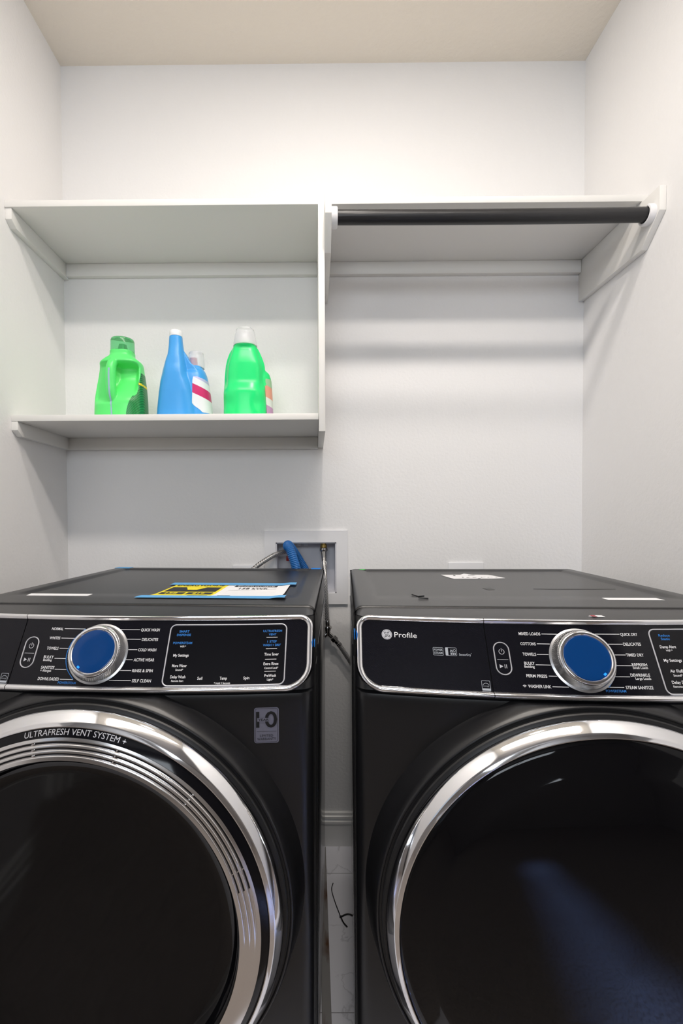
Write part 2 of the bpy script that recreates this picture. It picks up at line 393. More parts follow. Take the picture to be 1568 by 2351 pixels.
# ---------------------------------------------------------------- shelving
Z1, Z2, S1, S2, XD = 2.1419, 1.5193, .3172, .3029, .0145
XE = XD + T_                     # right face of the divider
ZK1, ZK2 = 2.0788, 1.4583
g = .0006
up = tag(empty('upper_shelf', (XL, 0, Z1 - T_)), 'long white painted wooden shelf board high on the back wall, spanning wall to wall', 'shelf')
def PB(name, lo, hi, par, bev=.0012, m='shelf'):
    o = par.location; return box(name, [lo[i] - o[i] for i in range(3)], [hi[i] - o[i] for i in range(3)], M[m], par, bev)
PB('shelf_board', (XL, -S1, Z1 - T_), (XR, 0, Z1), up)
PB('back_cleat', (XL + T_, -T_, ZK1), (XD - g, 0, Z1 - T_), up)
PB('back_cleat', (XE + T_, -T_, ZK1), (XR - T_ - g, 0, Z1 - T_), up)
def side_cleat(par, y0, zk, zt):
    o = par.location; poly = [(0, zk), (y0 + .022, zk), (y0, zk + .016), (y0, zt), (0, zt)]
    return prism('side_cleat', [(p[0] - o[1], p[1] - o[2]) for p in poly], XL - o[0], XL + T_ - o[0], 0, M['shelf'], par, .001)
side_cleat(up, -S1 + .004, ZK1 - .004, Z1 - T_)
lo_ = tag(empty('lower_shelf', (XL, 0, Z2 - T_)), 'short white painted wooden shelf carrying the detergent bottles, left of the divider', 'shelf')
PB('shelf_board', (XL, -S2, Z2 - T_), (XD - g, 0, Z2), lo_)
PB('back_cleat', (XL + T_, -T_, ZK2), (XD - g, 0, Z2 - T_), lo_)
side_cleat(lo_, -S2 + .001, ZK2, Z2 - T_)
dv = tag(box('shelf_divider', (XD, -S1 - .001, 1.4625), (XE, 0, Z1 - T_), M['shelf'], None, .0012), 'white upright board between the two shelves at their right end', 'shelf divider')
BR = [(-.386, 2.053), (-.386, 2.1205), (-S1 - .001, 2.1205), (-S1 - .001, 2.1225), (0, 2.1225), (0, 1.983), (-.315, 1.983)]
BRF = [(-.386, 2.053), (-.386, 2.170), (-S1 - .0015, 2.170), (-S1 - .0015, 2.1225), (0, 2.1225), (0, 1.983), (-.315, 1.983)]
RY, RZ, RR = -.351, 2.0610, .0192
def bracket(x0, x1, sx, label):
    r = tag(empty('rod_bracket', (x0, 0, 1.983)), label, 'closet rod bracket')
    prism('bracket_board', [(y, z - 1.983) for y, z in BRA], 0, x1 - x0, 0, M['shelf'], r, .001)
    # plastic rod socket: open-topped cup ring on the bracket face
    xf = x1 if sx > 0 else x0; n = 40; V = []; F = []
    prof = [(.0205, .0), (.0205, .016), (.0225, .0175), (.026, .0165), (.0275, .013), (.0275, 0)]
    a0, a1 = math.radians(118), math.radians(422)
    for i, (rr, h) in enumerate(prof):
        for k in range(n + 1):
            a = a0 + (a1 - a0) * k / n
            V.append((xf - x0 + sx * (h + .0002), RY + rr * math.cos(a), RZ - 1.983 + rr * math.sin(a)))
    for i in range(len(prof) - 1):
        for k in range(n): F.append((i * (n + 1) + k, i * (n + 1) + k + 1, (i + 1) * (n + 1) + k + 1, (i + 1) * (n + 1) + k))
    F.append(tuple(i * (n + 1) for i in range(len(prof)))[::-1]); F.append(tuple(i * (n + 1) + n for i in range(len(prof))))
    link('rod_socket', V, F, M['plastic_w'], r, True, angle=40)
BRA = BR
bracket(XE, XE + T_ - g, 1, 'white wooden rod bracket fixed to the divider, holding the left rod end')
bracket(XR - T_, XR - g, -1, 'white wooden rod bracket on the right wall, holding the right rod end')
rx0, rx1 = XE + T_ + .0012, XR - T_ - .0012
rp = [(rx0 + (rx1 - rx0) * k / 30, RY, RZ + .0012 - .0022 * math.sin(PI * k / 30)) for k in range(31)]
tag(tube('closet_rod', rp, RR, M['rod'], None, 28), 'black round wooden clothes rod hanging between two white brackets', 'clothes rod')

# ---------------------------------------------------------------- detergent bottles (blended lofts)
def ring_loft(rings, n=48, p=2.6):
    # rings: (z, cx, cy, a, b)  closed loft of superellipses
    V = []; F = []
    for z, cx, cy, a, b in rings:
        for k in range(n):
            t = 2 * PI * k / n; c, s = math.cos(t), math.sin(t)
            V.append((cx + a * math.copysign(abs(c) ** (2 / p), c), cy + b * math.copysign(abs(s) ** (2 / p), s), z))
    for i in range(len(rings) - 1):
        for k in range(n): F.append((i * n + k, i * n + (k + 1) % n, (i + 1) * n + (k + 1) % n, (i + 1) * n + k))
    F.append(tuple(range(n))[::-1]); F.append(tuple((len(rings) - 1) * n + k for k in range(n)))
    return V, F
def interp_rings(rings, step=.004):
    out = []
    for A, B in zip(rings, rings[1:]):
        n = max(1, int(abs(B[0] - A[0]) / step))
        for k in range(n):
            t = k / n; out.append(tuple(A[i] + (B[i] - A[i]) * t for i in range(5)))
    out.append(rings[-1]); return out
def smooth_rings(rings, step=.003):
    """Catmull-Rom through the ring list"""
    P = [Vector(r) if False else list(r) for r in rings]; P = [P[0]] + P + [P[-1]]; out = []
    for i in range(1, len(P) - 2):
        a, b, c, d = P[i - 1], P[i], P[i + 1], P[i + 2]; n = max(1, int(abs(c[0] - b[0]) / step))
        for k in range(n):
            t = k / n
            out.append(tuple(b[j] + .5 * t * (c[j] - a[j] + t * (2 * a[j] - 5 * b[j] + 4 * c[j] - d[j] + t * (3 * (b[j] - c[j]) + d[j] - a[j]))) if j else b[0] + (c[0] - b[0]) * t for j in range(5)))
    out.append(tuple(P[-2])); return out
def blend(name, shapes, m, parent, vox=.0021, it=9):
    V = []; F = []
    for v, f in shapes:
        b = len(V); V += [tuple(q) for q in v]; F += [tuple(b + k for k in ff) for ff in f]
    o = link(name, V, F, m, None, True)
    md = o.modifiers.new('r', 'REMESH'); md.mode = 'VOXEL'; md.voxel_size = vox; md.use_smooth_shade = True
    sm = o.modifiers.new('s', 'SMOOTH'); sm.iterations = it; sm.factor = .5
    bpy.context.view_layer.update(); dg = bpy.context.evaluated_depsgraph_get()
    me = bpy.data.meshes.new_from_object(o.evaluated_get(dg)); old = o.data
    o.modifiers.clear(); o.data = me; me.name = name; bpy.data.meshes.remove(old)
    me.polygons.foreach_set('use_smooth', [True] * len(me.polygons))
    o.parent = parent; return o
def wrap(name, body, pred, m, off=.0007, edge=None):
    me = body.data; idx = {}; V = []; F = []
    for p in me.polygons:
        c = p.center
        if pred(c, p.normal):
            f = []
            for vi in p.vertices:
                if vi not in idx:
                    idx[vi] = len(V); v = me.vertices[vi]; V.append(v.co + v.normal * off)
                f.append(idx[vi])
            F.append(tuple(f))
    if edge:
        cnt = {}
        for f in F:
            for a, b in zip(f, f[1:] + f[:1]): cnt[(min(a, b), max(a, b))] = cnt.get((min(a, b), max(a, b)), 0) + 1
        for (a, b), c in cnt.items():
            if c == 1:
                for q in (a, b):
                    d = edge(V[q].z) - V[q].x
                    if abs(d) < .0032: V[q] = Vector((V[q].x + d, V[q].y, V[q].z))
    link.keep = True; o = link(name, V, F, m, body.parent, True); link.keep = False; return o
def sst(a, b, x):
    t = max(0, min(1, (x - a) / (b - a))); return t * t * (3 - 2 * t)
def place_bottle(name, x, y, rz, label):
    e = empty(name, (x, y, Z2 + .0003), (0, 0, rz)); e.scale = (.975, 1, .955)
    return tag(e, label, 'detergent bottle', 'detergent bottles on the shelf')

# bottle one: lime green jug with a vertical handle towards the room
b1 = place_bottle('detergent_bottle', -.6189, -.195, 0, 'lime green jug with see-through green cap and front handle, leftmost on the shelf')
R1 = [(0, 0, 0, .079, .050), (.004, 0, 0, .0825, .053), (.066, .001, 0, .0815, .053), (.120, .002, 0, .0765, .052), (.160, .002, 0, .0715, .050), (.183, .002, 0, .0690, .048), (.196, .003, 0, .064, .045), (.207, .004, 0, .050, .041), (.214, .0055, 0, .0395, .038), (.2185, .0058, 0, .0368, .0368), (.232, .006, 0, .0368, .0368)]
V, F = ring_loft(smooth_rings(R1), 96, 2.7)
V2 = []
for x, y, z in V:
    if y < 0:
        # grip hollow on both sides of the handle
        u = 1 - sst(.050, .074, x); hgt = sst(.050, .150, z) * (1 - sst(.174, .192, z)); lf = sst(.046, .075, z) * (1 - sst(.178, .192, z))
        d = (.040 * u * hgt if x > -.012 else .017 * lf * sst(-.078, -.062, x)) * sst(.0, .03, -y)
        d = d + (.017 * lf - d) * (1 - sst(-.020, .004, x)) * sst(.0, .03, -y) * (1 if x > -.020 else 0)
        y = y + d
    V2.append((x, y, z))
hp = spline([(-.004, -.018, .194), (-.008, -.036, .189), (-.011, -.046, .173), (-.012, -.0495, .145), (-.012, -.0495, .115), (-.011, -.048, .088), (-.010, -.040, .066), (-.010, -.024, .050)], 8)
hs = tube_vf(hp, lambda t, i: .0130 + .003 * math.sin(PI * t), 18)
body1 = blend('body', [(V2, F), hs], M['gain'], b1, .0019, 7)
wrap('label', body1, lambda c, n: c.x > .036 + .036 * sst(.01, .150, c.z) and n.x > .1 and .006 < c.z < .158, M['label'], edge=lambda z: .036 + .036 * sst(.01, .150, z))
wrap('level_strip', body1, lambda c, n: abs(c.x + .0115 - .002 * sst(.06, .02, c.z)) < .0024 and n.y < -.3 and .003 < c.z < .160 and c.y < -.02, M['strip'])
wrap('label_flash', body1, lambda c, n: c.x > .058 and n.x > .1 and abs(c.z - .1185 + .35 * (c.x - .07)) < .0035, M['yellow'], .0009)
lathe('cap', [(.0340, .2305), (.0372, .2308), (.0374, .235), (.0370, .268), (.0350, .2735), (.030, .2755), (.0, .2758)], zframe((.006, 0, 0)), M['capgreen'], b1, 48)
lathe('spout', [(.012, .232), (.012, .240), (.009, .254), (.0, .255)], zframe((.008, -.004, 0)), M['capin'], b1, 24)
lathe('cap_dimple', [(.019, .2700), (.019, .2722), (.0, .2722)], zframe((.008, -.004, 0)), M['capin'], b1, 32)

# bottle two: sky blue jug, tall white-capped neck in front, dosing cap behind
b2 = place_bottle('detergent_bottle', -.4130, -.195, 0, 'sky blue jug with tall white-capped neck and pink label, second from left on the shelf'); b2.scale = (.975, 1, .925)
def px2(X): return (X - 828) * .000152
def rg(z, xl, xr, cy, b): return (z, (px2(xl) + px2(xr)) / 2, cy, (px2(xr) - px2(xl)) / 2, b)
A = [rg(0, 258, 1130, -.008, .050), rg(.004, 250, 1140, -.008, .053), rg(.024, 255, 1130, -.008, .053), rg(.094, 300, 1070, -.008, .052), rg(.124, 330, 1020, -.008, .050), rg(.155, 352, 960, -.010, .046), rg(.170, 372, 935, -.012, .042), rg(.186, 412, 905, -.014, .037), rg(.200, 448, 880, -.016, .033), rg(.2185, 500, 850, -.018, .028), rg(.246, 525, 830, -.018, .0235), rg(.270, 535, 812, -.018, .0212), rg(.284, 540, 806, -.018, .0202)]
B = [rg(0, 560, 1390, .010, .044), rg(.004, 540, 1400, .010, .048), rg(.024, 560, 1398, .010, .048), rg(.094, 620, 1352, .010, .047), rg(.140, 660, 1310, .010, .044), rg(.160, 700, 1280, .011, .041), rg(.175, 760, 1240, .013, .036), rg(.184, 830, 1200, .016, .029), rg(.190, 870, 1175, .018, .0245), rg(.194, 885, 1170, .018, .0228)]
wp = [(700, .238), (800, .240), (846, .236), (905, .218), (985, .196), (1060, .186), (1130, .170), (1100, .10), (700, .10)]
web = ([(px2(X), -.024, z) for X, z in wp] + [(px2(X), .018, z) for X, z in wp], [tuple(range(9)), tuple(range(17, 8, -1))] + [(i, (i + 1) % 9, 9 + (i + 1) % 9, 9 + i) for i in range(9)])
fa = ring_loft(smooth_rings(A), 64, 2.5); fb = ring_loft(smooth_rings(B), 64, 2.4)
# faceted side scoops below the neck
fv = []
for x, y, z in fa[0]:
    k = sst(.125, .165, z) * (1 - sst(.20, .235, z)); xr = x - px2(670)
    if y < -.018: y += .010 * k * sst(.022, .045, abs(xr))
    fv.append((x, y, z))
body2 = blend('body', [(fv, fa[1]), fb, web], M['downy'], b2, .0019, 8)
wrap('label', body2, lambda c, n: c.x > px2(1045) + .030 * sst(.055, .022, c.z) + .003 * sst(.13, .15, c.z) and n.x > .05 and .024 < c.z < .146 - .30 * max(0, c.x - px2(1120)) and c.y < .060, M['lab2'], edge=lambda z: px2(1045) + .030 * sst(.055, .022, z) + .003 * sst(.13, .15, z))
ik = Ink(lambda a, b: (0, 0, 0))
lathe('neck_cap', [(.0185, .2835), (.0204, .284), (.0206, .290), (.0203, .3005), (.0190, .3030), (.0, .3034)], zframe((px2(673), -.018, 0)), M['capwhite'], b2, 40)
lathe('dosing_cap', [(.0225, .190), (.0268, .1905), (.0262, .215), (.0248, .240), (.0230, .2445), (.0, .2455)], zframe((px2(1035), .022, 0)), M['capclear'], b2, 40)
lathe('pour_spout', [(.012, .194), (.012, .206), (.010, .224), (.0, .226)], zframe((px2(985), .018, 0)), M['pink'], b2, 24)

# bottle three: emerald green, arched front, frosted cap
b3 = place_bottle('detergent_bottle', -.2200, -.195, 0, 'emerald green arched bottle with frosted clear cap, rightmost on the shelf')
def px3(X): return (X - 645) * .000137
def r3(z, xl, xr, cy, b): return (z, (px3(xl) + px3(xr)) / 2, cy, (px3(xr) - px3(xl)) / 2, b)
A = [r3(0, 150, 1145, -.005, .044), r3(.004, 140, 1160, -.005, .048), r3(.026, 138, 1160, -.005, .049), r3(.090, 140, 1135, -.005, .049), r3(.1165, 146, 1130, -.005, .047), r3(.152, 158, 1130, -.005, .045), r3(.185, 185, 1115, -.005, .043), r3(.2055, 220, 1070, -.004, .041), r3(.226, 275, 1010, -.003, .038), r3(.238, 330, 965, -.002, .036), r3(.2465, 385, 915, 0, .034), r3(.252, 400, 900, 0, .033)]
V, F = ring_loft(smooth_rings(A), 96, 2.5); V2 = []
for x, y, z in V:
    if y < 0:
        k = sst(.082, .132, z) * (1 - sst(.236, .250, z))
        fl = .050 - .016 * sst(.16, .245, z)                  # half width of the raised tombstone panel
        side = sst(fl, fl + .010, abs(x))
        y += .010 * k * sst(.0, .03, -y) + .010 * side * k * sst(.0, .03, -y)
        y += .0035 * k * math.exp(-((abs(x) - fl - .004) / .0035) ** 2) * sst(.0, .03, -y)
        y += .004 * (1 - sst(.0, .030, abs(z - .05))) * sst(.02, .05, abs(x)) * sst(.0, .03, -y)
    elif z < .2:
        pass
    V2.append((x, y, z))
Bk = [(0, .020, .020, .066, .034), (.004, .020, .020, .0695, .037), (.090, .0185, .020, .0685, .037), (.140, .0175, .020, .0665, .036), (.160, .0165, .020, .062, .034), (.172, .015, .020, .052, .028), (.178, .014, .020, .036, .018)]
body3 = blend('body', [(V2, F), ring_loft(smooth_rings(Bk), 64, 2.6)], M['gain3'], b3, .0019, 6)
wrap('label', body3, lambda c, n: c.x > .066 and n.x > .45 and .02 < c.z < .14 and c.y > -.012, M['lab3'])
lathe('cap', [(.034, .2475), (.0392, .248), (.0388, .254), (.0330, .288), (.0288, .3025), (.024, .3075), (.0, .309)], zframe((.001, 0, 0)), M['capclear'], b3, 48)
lathe('inner_spout', [(.028, .2515), (.027, .262), (.021, .274), (.019, .292), (.0, .293)], zframe((.001, 0, 0)), M['capwhite'], b3, 32)

# ---------------------------------------------------------------- machines
H = 1.0396; YA = -.7593; TA = .497; CT, ST = math.cos(TA), math.sin(TA)
HW = .3555
def bow(x): return .024 * (x / .33) ** 2
def PM(x, s, h=0.0):
    return (x, YA - s * ST + bow(x) - h * CT, (H - .02) - s * CT + h * ST)
ZD = .6005
def yplane(z):   # y of the panel plane at height z
    return YA - math.tan(TA) * ((H - .02) - z)
TW = {'w': 'white_ink', 'b': 'blue_ink', 'g': 'grey_ink'}
W_TEXT = [('NORMAL',-0.0935,-0.0729,0.0046,0.0046,'w'),('WHITES',-0.0932,-0.074,0.0202,0.0046,'w'),('TOWELS',-0.0927,-0.0723,0.0375,0.0046,'w'),('BULKY',-0.0937,-0.0763,0.0519,0.0046,'w'),('SANITIZE',-0.0932,-0.0703,0.0688,0.0046,'w'),('DOWNLOADED',-0.0932,-0.0571,0.0867,0.0046,'w'),('QUICK WASH',0.0628,0.0945,0.0045,0.0046,'w'),('DELICATES',0.0674,0.0946,0.0207,0.0046,'w'),('COLD WASH',0.0645,0.0946,0.0379,0.0046,'w'),('ACTIVE WEAR',0.0604,0.0944,0.0542,0.0046,'w'),('RINSE & SPIN',0.0614,0.0949,0.0714,0.0046,'w'),('SELF CLEAN',0.0642,0.0949,0.0872,0.0046,'w'),('Bedding',-0.0932,-0.0781,0.0568,0.0036,'w'),('+ Allergen',-0.0931,-0.0743,0.0738,0.0036,'w'),('POWERSTEAM',-0.0573,-0.0273,0.092,0.0036,'b'),('SMART',0.1284,0.1451,0.0071,0.0036,'b'),('DISPENSE',0.125,0.1485,0.013,0.0036,'b'),('POWERSTEAM',0.121,0.1524,0.0264,0.0036,'b'),('WiFi *',0.1332,0.143,0.0323,0.003,'w'),('My Settings',0.1243,0.1497,0.0467,0.0044,'w'),('More Water',0.1251,0.1491,0.0634,0.0044,'w'),('Sound*',0.1315,0.144,0.07,0.0032,'w'),('Delay Wash',0.1249,0.1494,0.081,0.0044,'w'),('Remote Start',0.1275,0.147,0.0872,0.003,'w'),('Soil',0.1689,0.1768,0.0834,0.0044,'w'),('Temp',0.2047,0.2162,0.0837,0.0044,'w'),('Spin',0.2425,0.2521,0.0839,0.0044,'w'),('* Hold 3 Seconds',0.1963,0.222,0.0914,0.003,'w'),('ULTRAFRESH',0.269,0.3004,0.0077,0.0036,'b'),('VENT',0.2787,0.2915,0.0136,0.0036,'b'),('1 STEP',0.2771,0.2927,0.0256,0.0036,'b'),('WASH + DRY',0.2701,0.2997,0.0315,0.0036,'b'),('Time Saver',0.2735,0.2972,0.0466,0.0044,'w'),('Extra Rinse',0.2732,0.2975,0.062,0.0044,'w'),('Control Lock*',0.2751,0.2975,0.0688,0.0032,'w'),('PreWash',0.2759,0.2946,0.0809,0.0044,'w'),('Light*',0.2805,0.2906,0.0872,0.0032,'w')]
W_LINE = [(-0.0708,-0.0334,0.004),(-0.072,-0.0487,0.0202),(-0.0704,-0.0542,0.0373),(-0.0744,-0.0547,0.0539),(-0.0688,-0.0488,0.0714),(-0.0553,-0.0332,0.0868),(0.027,0.0612,0.0043),(0.0412,0.0654,0.0205),(0.0472,0.0629,0.0377),(0.0467,0.0584,0.0541),(0.0407,0.0596,0.0713),(0.0265,0.0624,0.0869),(0.2751,0.2937,0.0185),(0.2754,0.2938,0.0376),(0.2752,0.2938,0.0549),(0.2756,0.294,0.0742)]
W_ARC = [(-0.0334, 0.0038), (-0.0478, 0.0196), (-0.0543, 0.037), (-0.0543, 0.0538), (-0.0474, 0.0711), (-0.0332, 0.0866)]
D_TEXT = [('MIXED LOADS',-0.09,-0.0564,0.0044,0.0046,'w'),('COTTONS',-0.09,-0.0665,0.0207,0.0046,'w'),('TOWELS',-0.0896,-0.0691,0.0373,0.0046,'w'),('BULKY',-0.0896,-0.0738,0.0515,0.0046,'w'),('PERM PRESS',-0.0898,-0.0588,0.0706,0.0046,'w'),('WASHER LINK',-0.0898,-0.0559,0.0862,0.0046,'w'),('QUICK DRY',0.0679,0.0946,0.0039,0.0046,'w'),('DELICATES',0.0683,0.0957,0.0195,0.0046,'w'),('TIMED DRY',0.068,0.0949,0.0364,0.0046,'w'),('REFRESH',0.0726,0.0956,0.0511,0.0046,'w'),('DEWRINKLE',0.066,0.0953,0.067,0.0046,'w'),('STEAM SANITIZE',0.054,0.0947,0.0852,0.0046,'w'),('Bedding',-0.0902,-0.0749,0.0566,0.0036,'w'),('Small Loads',0.0728,0.0955,0.0558,0.0036,'w'),('Large Loads',0.0721,0.0953,0.072,0.0036,'w'),('POWERSTEAM',0.0233,0.053,0.0906,0.0036,'b'),('Reduce',0.1272,0.1449,0.0055,0.0036,'b'),('Static',0.1293,0.1433,0.0111,0.0036,'b'),('Damp Alert',0.1239,0.1489,0.0236,0.0044,'w'),('WiFi *',0.1314,0.1417,0.0295,0.003,'w'),('My Settings',0.1231,0.1508,0.0446,0.0044,'w'),('Air Fluff',0.1277,0.1474,0.0607,0.0044,'w'),('Sound*',0.1306,0.1444,0.0673,0.0032,'w'),('Delay Dry',0.1249,0.149,0.0774,0.0044,'w'),('Remote Start',0.1252,0.1489,0.0836,0.003,'w'),('Profile',-0.2892,-0.2525,0.0123,0.0088,'w'),('POWER',-0.2268,-0.2133,0.0347,0.0034,'g'),('STEAM',-0.2267,-0.2138,0.0396,0.0034,'g'),('Ai',-0.2018,-0.1967,0.0354,0.0042,'g'),('SensorDry',-0.188,-0.1696,0.041,0.0034,'g')]
D_LINE = [(-0.0545,-0.0304,0.0044),(-0.0646,-0.0447,0.0204),(-0.0679,-0.0501,0.0372),(-0.0726,-0.05,0.0535),(-0.0563,-0.0438,0.0703),(-0.054,-0.0299,0.0861),(0.0283,0.0668,0.0036),(0.0426,0.0675,0.0196),(0.0484,0.0675,0.0364),(0.0483,0.0723,0.0528),(0.0418,0.0647,0.0696),(0.0268,0.0516,0.0852)]
D_ARC = [(0.0488, 0.053), (0.0418, 0.0697), (0.0293, 0.0854)]
ARC_STR = 'ULTRAFRESH VENT SYSTEM +'
prep_text(sorted({(t[0], True) for t in W_TEXT + D_TEXT if t[0] != 'Profile'}) + [('Profile', False), (ARC_STR, False), ('10', True), ('YEAR', True), ('LIMITED', False), ('WARRANTY', False), ('SMART', False), ('energy', False), ('ENERGYGUIDE', True), ('ENERGUIDE', True), ('158', True), ('$19', True), ('158 kWh', True)])

def fb(z): return -.786 - .0185 * min(1, max(0, (z - .034) / .874))
def front_y(x, f):
    r = .020; e = abs(x) - (HW - r); y = f + bow(x)
    if e > 0: y += r - math.sqrt(max(0, r * r - e * e))
    return y
XS = [-HW * math.cos(PI * k / 48) if True else 0 for k in range(49)]
XS = sorted(set([round(-HW + .020 * (1 - math.cos(.5 * PI * k / 8)), 5) for k in range(9)] + [round(-(HW - .020) + 2 * (HW - .020) * k / 120, 5) for k in range(121)] + [round(HW - .020 * (1 - math.cos(.5 * PI * k / 8)), 5) for k in range(9)]))
def top_field(x, y):
    return -.0048 * sst(.312, .303, abs(x)) * sst(-.030, -.039, y) * (1 - sst(-.50, -.585, y))
def machine(kind, loc, rot, label):
    washer = kind == 'w'
    mc = tag(empty('washing_machine' if washer else 'tumble_dryer', loc, rot), label, 'washing machine' if washer else 'tumble dryer', None)
    # ---- cabinet: stacked plan outlines
    lev = [(.025, -.772, 1)] + [(.034 + (.908 - .034) * k / 20, fb(.034 + (.908 - .034) * k / 20), 1) for k in range(21)] + [(.915, -.8045, 1), (.920, -.8030, 1), (.9235, -.796, 1)]
    for k in range(6):
        z = .9263 + (1.0335 - .9263) * k / 5; lev.append((z, yplane(z) + .006, 1))
    lev += [(1.0352, -.7495, 1), (1.0362, -.740, .9985), (H - .0022, -.6590, .985)]
    V = []; F = []; n = len(XS) + 2
    for i, (z, f, w) in enumerate(lev):
        zz = z
        ring = [(-HW * w, -.002, z)] + [(x * w, front_y(x, f), z) for x in XS] + [(HW * w, -.002, z)]
        # rounded shoulders of the top strip
        if i >= len(lev) - 2:
            ring = [(x, y, z - (.0 if abs(x) < HW - .018 else .018 - math.sqrt(max(0, .018 ** 2 - (abs(x) - HW + .018) ** 2)))) for x, y, z in ring]
        V += ring
    for i in range(len(lev) - 1):
        for k in range(n): F.append((i * n + k, i * n + (k + 1) % n, (i + 1) * n + (k + 1) % n, (i + 1) * n + k))
    L = len(lev) - 1
    F.append(tuple(range(n))[::-1])
    # bridge of the top: front strip edge to the back
    for k in range(1, n // 2):
        a, b, c, d = L * n + k - 1, L * n + k, L * n + n - 1 - k, L * n + n - k
        F.append((a, b, c, d))
    link('cabinet', V, F, M['paint'], mc, True, angle=32)
    for sx in (-1, 1):
        bm = bmesh.new(); xs = sorted((sx * HW, sx * (HW + .0022))); bm_box(bm, (xs[0], -.612, .07), (xs[1], -.035, .955), .0010)
        from_bm('side_panel', bm, M['side'], mc, True)
        bm = bmesh.new(); xs = sorted((sx * (HW - .001), sx * (HW + .0012))); bm_box(bm, (xs[0], -.690, .05), (xs[1], -.640, .94), .0006)
        from_bm('side_trim', bm, M['black'], mc, True)
    for fx in (-.29, .29):
        for fy in (-.66, -.08):
            lathe('foot', [(.020, .0025), (.022, .004), (.022, .014), (.010, .016), (.010, .027)], zframe((fx, fy, 0)), M['black'], mc, 20)
    # ---- top panel with recessed field
    nx, ny = 90, 90; V = []; F = []; xp = []
    rr = .017; Wt = HW + .0008
    for k in range(7): a = .5 * PI * k / 6; xp.append((-Wt + rr * (1 - math.sin(a)), -rr * (1 - math.cos(a)))) if False else None
    prof = [(-Wt, -.024)] + [(-Wt + rr * (1 - math.cos(.5 * PI * k / 6)), -rr * (1 - math.sin(.5 * PI * k / 6))) for k in range(7)]
    flat = [-(Wt - rr) + 2 * (Wt - rr) * k / nx for k in range(1, nx)]
    prof = prof + [(x, 0) for x in flat] + [(-x, z) for x, z in prof[::-1]]
    ys = [0.0, -.0008, -.003, -.006] + [-.012 - (.6555 - .012 - .004) * k / ny for k in range(ny + 1)] + [-.6540, -.6555]
    def field(x, y):
        return top_field(x, y)
    for j, y in enumerate(ys):
        dz = {0: -.010, 1: -.005, 2: -.0015, 3: -.0003}.get(j, 0.0)
        if j == len(ys) - 1: dz = -.0035
        if j == len(ys) - 2: dz = -.0006
        for x, z in prof: V.append((x, y, H + z + (dz if z > -.02 else 0) + (field(x, y) if z == 0 else 0)))
    m_ = len(prof)
    for j in range(len(ys) - 1):
        for k in range(m_ - 1): F.append((j * m_ + k, j * m_ + k + 1, (j + 1) * m_ + k + 1, (j + 1) * m_ + k))
    link('top_panel', V, F, M['paint'], mc, True, angle=50)
    # ---- control panel
    SEAM = -.1430
    ins = (-.346, -.0135, .346, .0985); rad = (.014, .014, .036, .036)
    def srange(x):
        x0, s0, x1, s1 = ins; d = min(x - x0, x1 - x); rt, rb = rad[0], rad[2]
        a = s0 + (rt - math.sqrt(max(0, rt * rt - (rt - d) ** 2)) if d < rt else 0); b = s1 - (rb - math.sqrt(max(0, rb * rb - (rb - d) ** 2)) if d < rb else 0)
        return a, b
    def patch(x0, x1, h, nxx=40):
        V = []; F = []; ns = 6
        for i in range(nxx + 1):
            t = i / nxx; x = x0 + (x1 - x0) * (.5 - .5 * math.cos(PI * t)); a, b = srange(x)
            for j in range(ns + 1): V.append(PM(x, a + (b - a) * j / ns, h))
        for i in range(nxx):
            for j in range(ns): F.append((i * (ns + 1) + j, (i + 1) * (ns + 1) + j, (i + 1) * (ns + 1) + j + 1, i * (ns + 1) + j + 1))
        return V, F
    V, F = patch(-.3459, SEAM - .0007, 0); left = link('dispenser_drawer' if washer else 'badge_panel', V, F, M['hex'], mc, True)
    V, F = patch(SEAM + .0007, .3459, 0); pan = link('control_panel', V, F, M['hex'], mc, True)
    # chrome frame (swept around the panel, split at the seam)
    no = 10
    def outline(off):
        x0, s0, x1, s1 = -.343 - off, -.011 - off * .82, .343 + off, .0962 + off * .92
        pts = rrect(x0, s0, x1, s1, (.013 + off, .013 + off, .033 + off, .033 + off), no)
        # subdivide straight runs
        out = []
        for i, p in enumerate(pts):
            q = pts[(i + 1) % len(pts)]; out.append(p)
            if i % (no + 1) == no:
                nn = 30 if abs(q[0] - p[0]) > abs(q[1] - p[1]) else 4
                if nn == 30:
                    xs = [p[0] + (q[0] - p[0]) * k / nn for k in range(1, nn)]
                    xs += [SEAM - .0006, SEAM + .0006]; xs = sorted(xs, reverse=q[0] < p[0])
                    out += [(x, p[1] + (q[1] - p[1]) * (x - p[0]) / (q[0] - p[0])) for x in xs]
                else: out += [(p[0] + (q[0] - p[0]) * k / nn, p[1] + (q[1] - p[1]) * k / nn) for k in range(1, nn)]
        return out
    profile = [(0.0, -.001), (.0004, .0012), (.0018, .0022), (.0035, .0040), (.0055, .0052), (.0078, .0050), (.0096, .0036), (.0108, .0008), (.0112, -.006)]
    V = []; F = []; O = [outline(o) for o, h in profile]; n = len(O[0])
    for (o, h), pts in zip(profile, O): V += [PM(p[0], p[1], h) for p in pts]
    for i in range(len(profile) - 1):
        for k in range(n):
            k2 = (k + 1) % n; a, b = O[0][k], O[0][k2]
            if abs(abs(a[0] - b[0]) - .0012) < 1e-5 and abs((a[0] + b[0]) / 2 - SEAM) < 1e-4: continue
            F.append((i * n + k, i * n + k2, (i + 1) * n + k2, (i + 1) * n + k))
    link('chrome_frame', V, F, M['chrome'], mc, True, angle=50)
    # print on the panel
    ik = Ink(lambda x, s: PM(x, s, .0003)); wi, bi, gi, si = M['white_ink'], M['blue_ink'], M['grey_ink'], M['silver_ink']
    for t, x0, x1, s, h, c in (W_TEXT if washer else D_TEXT):
        ik.text(t, x0, x1, s, h, M[TW[c]], t != 'Profile')
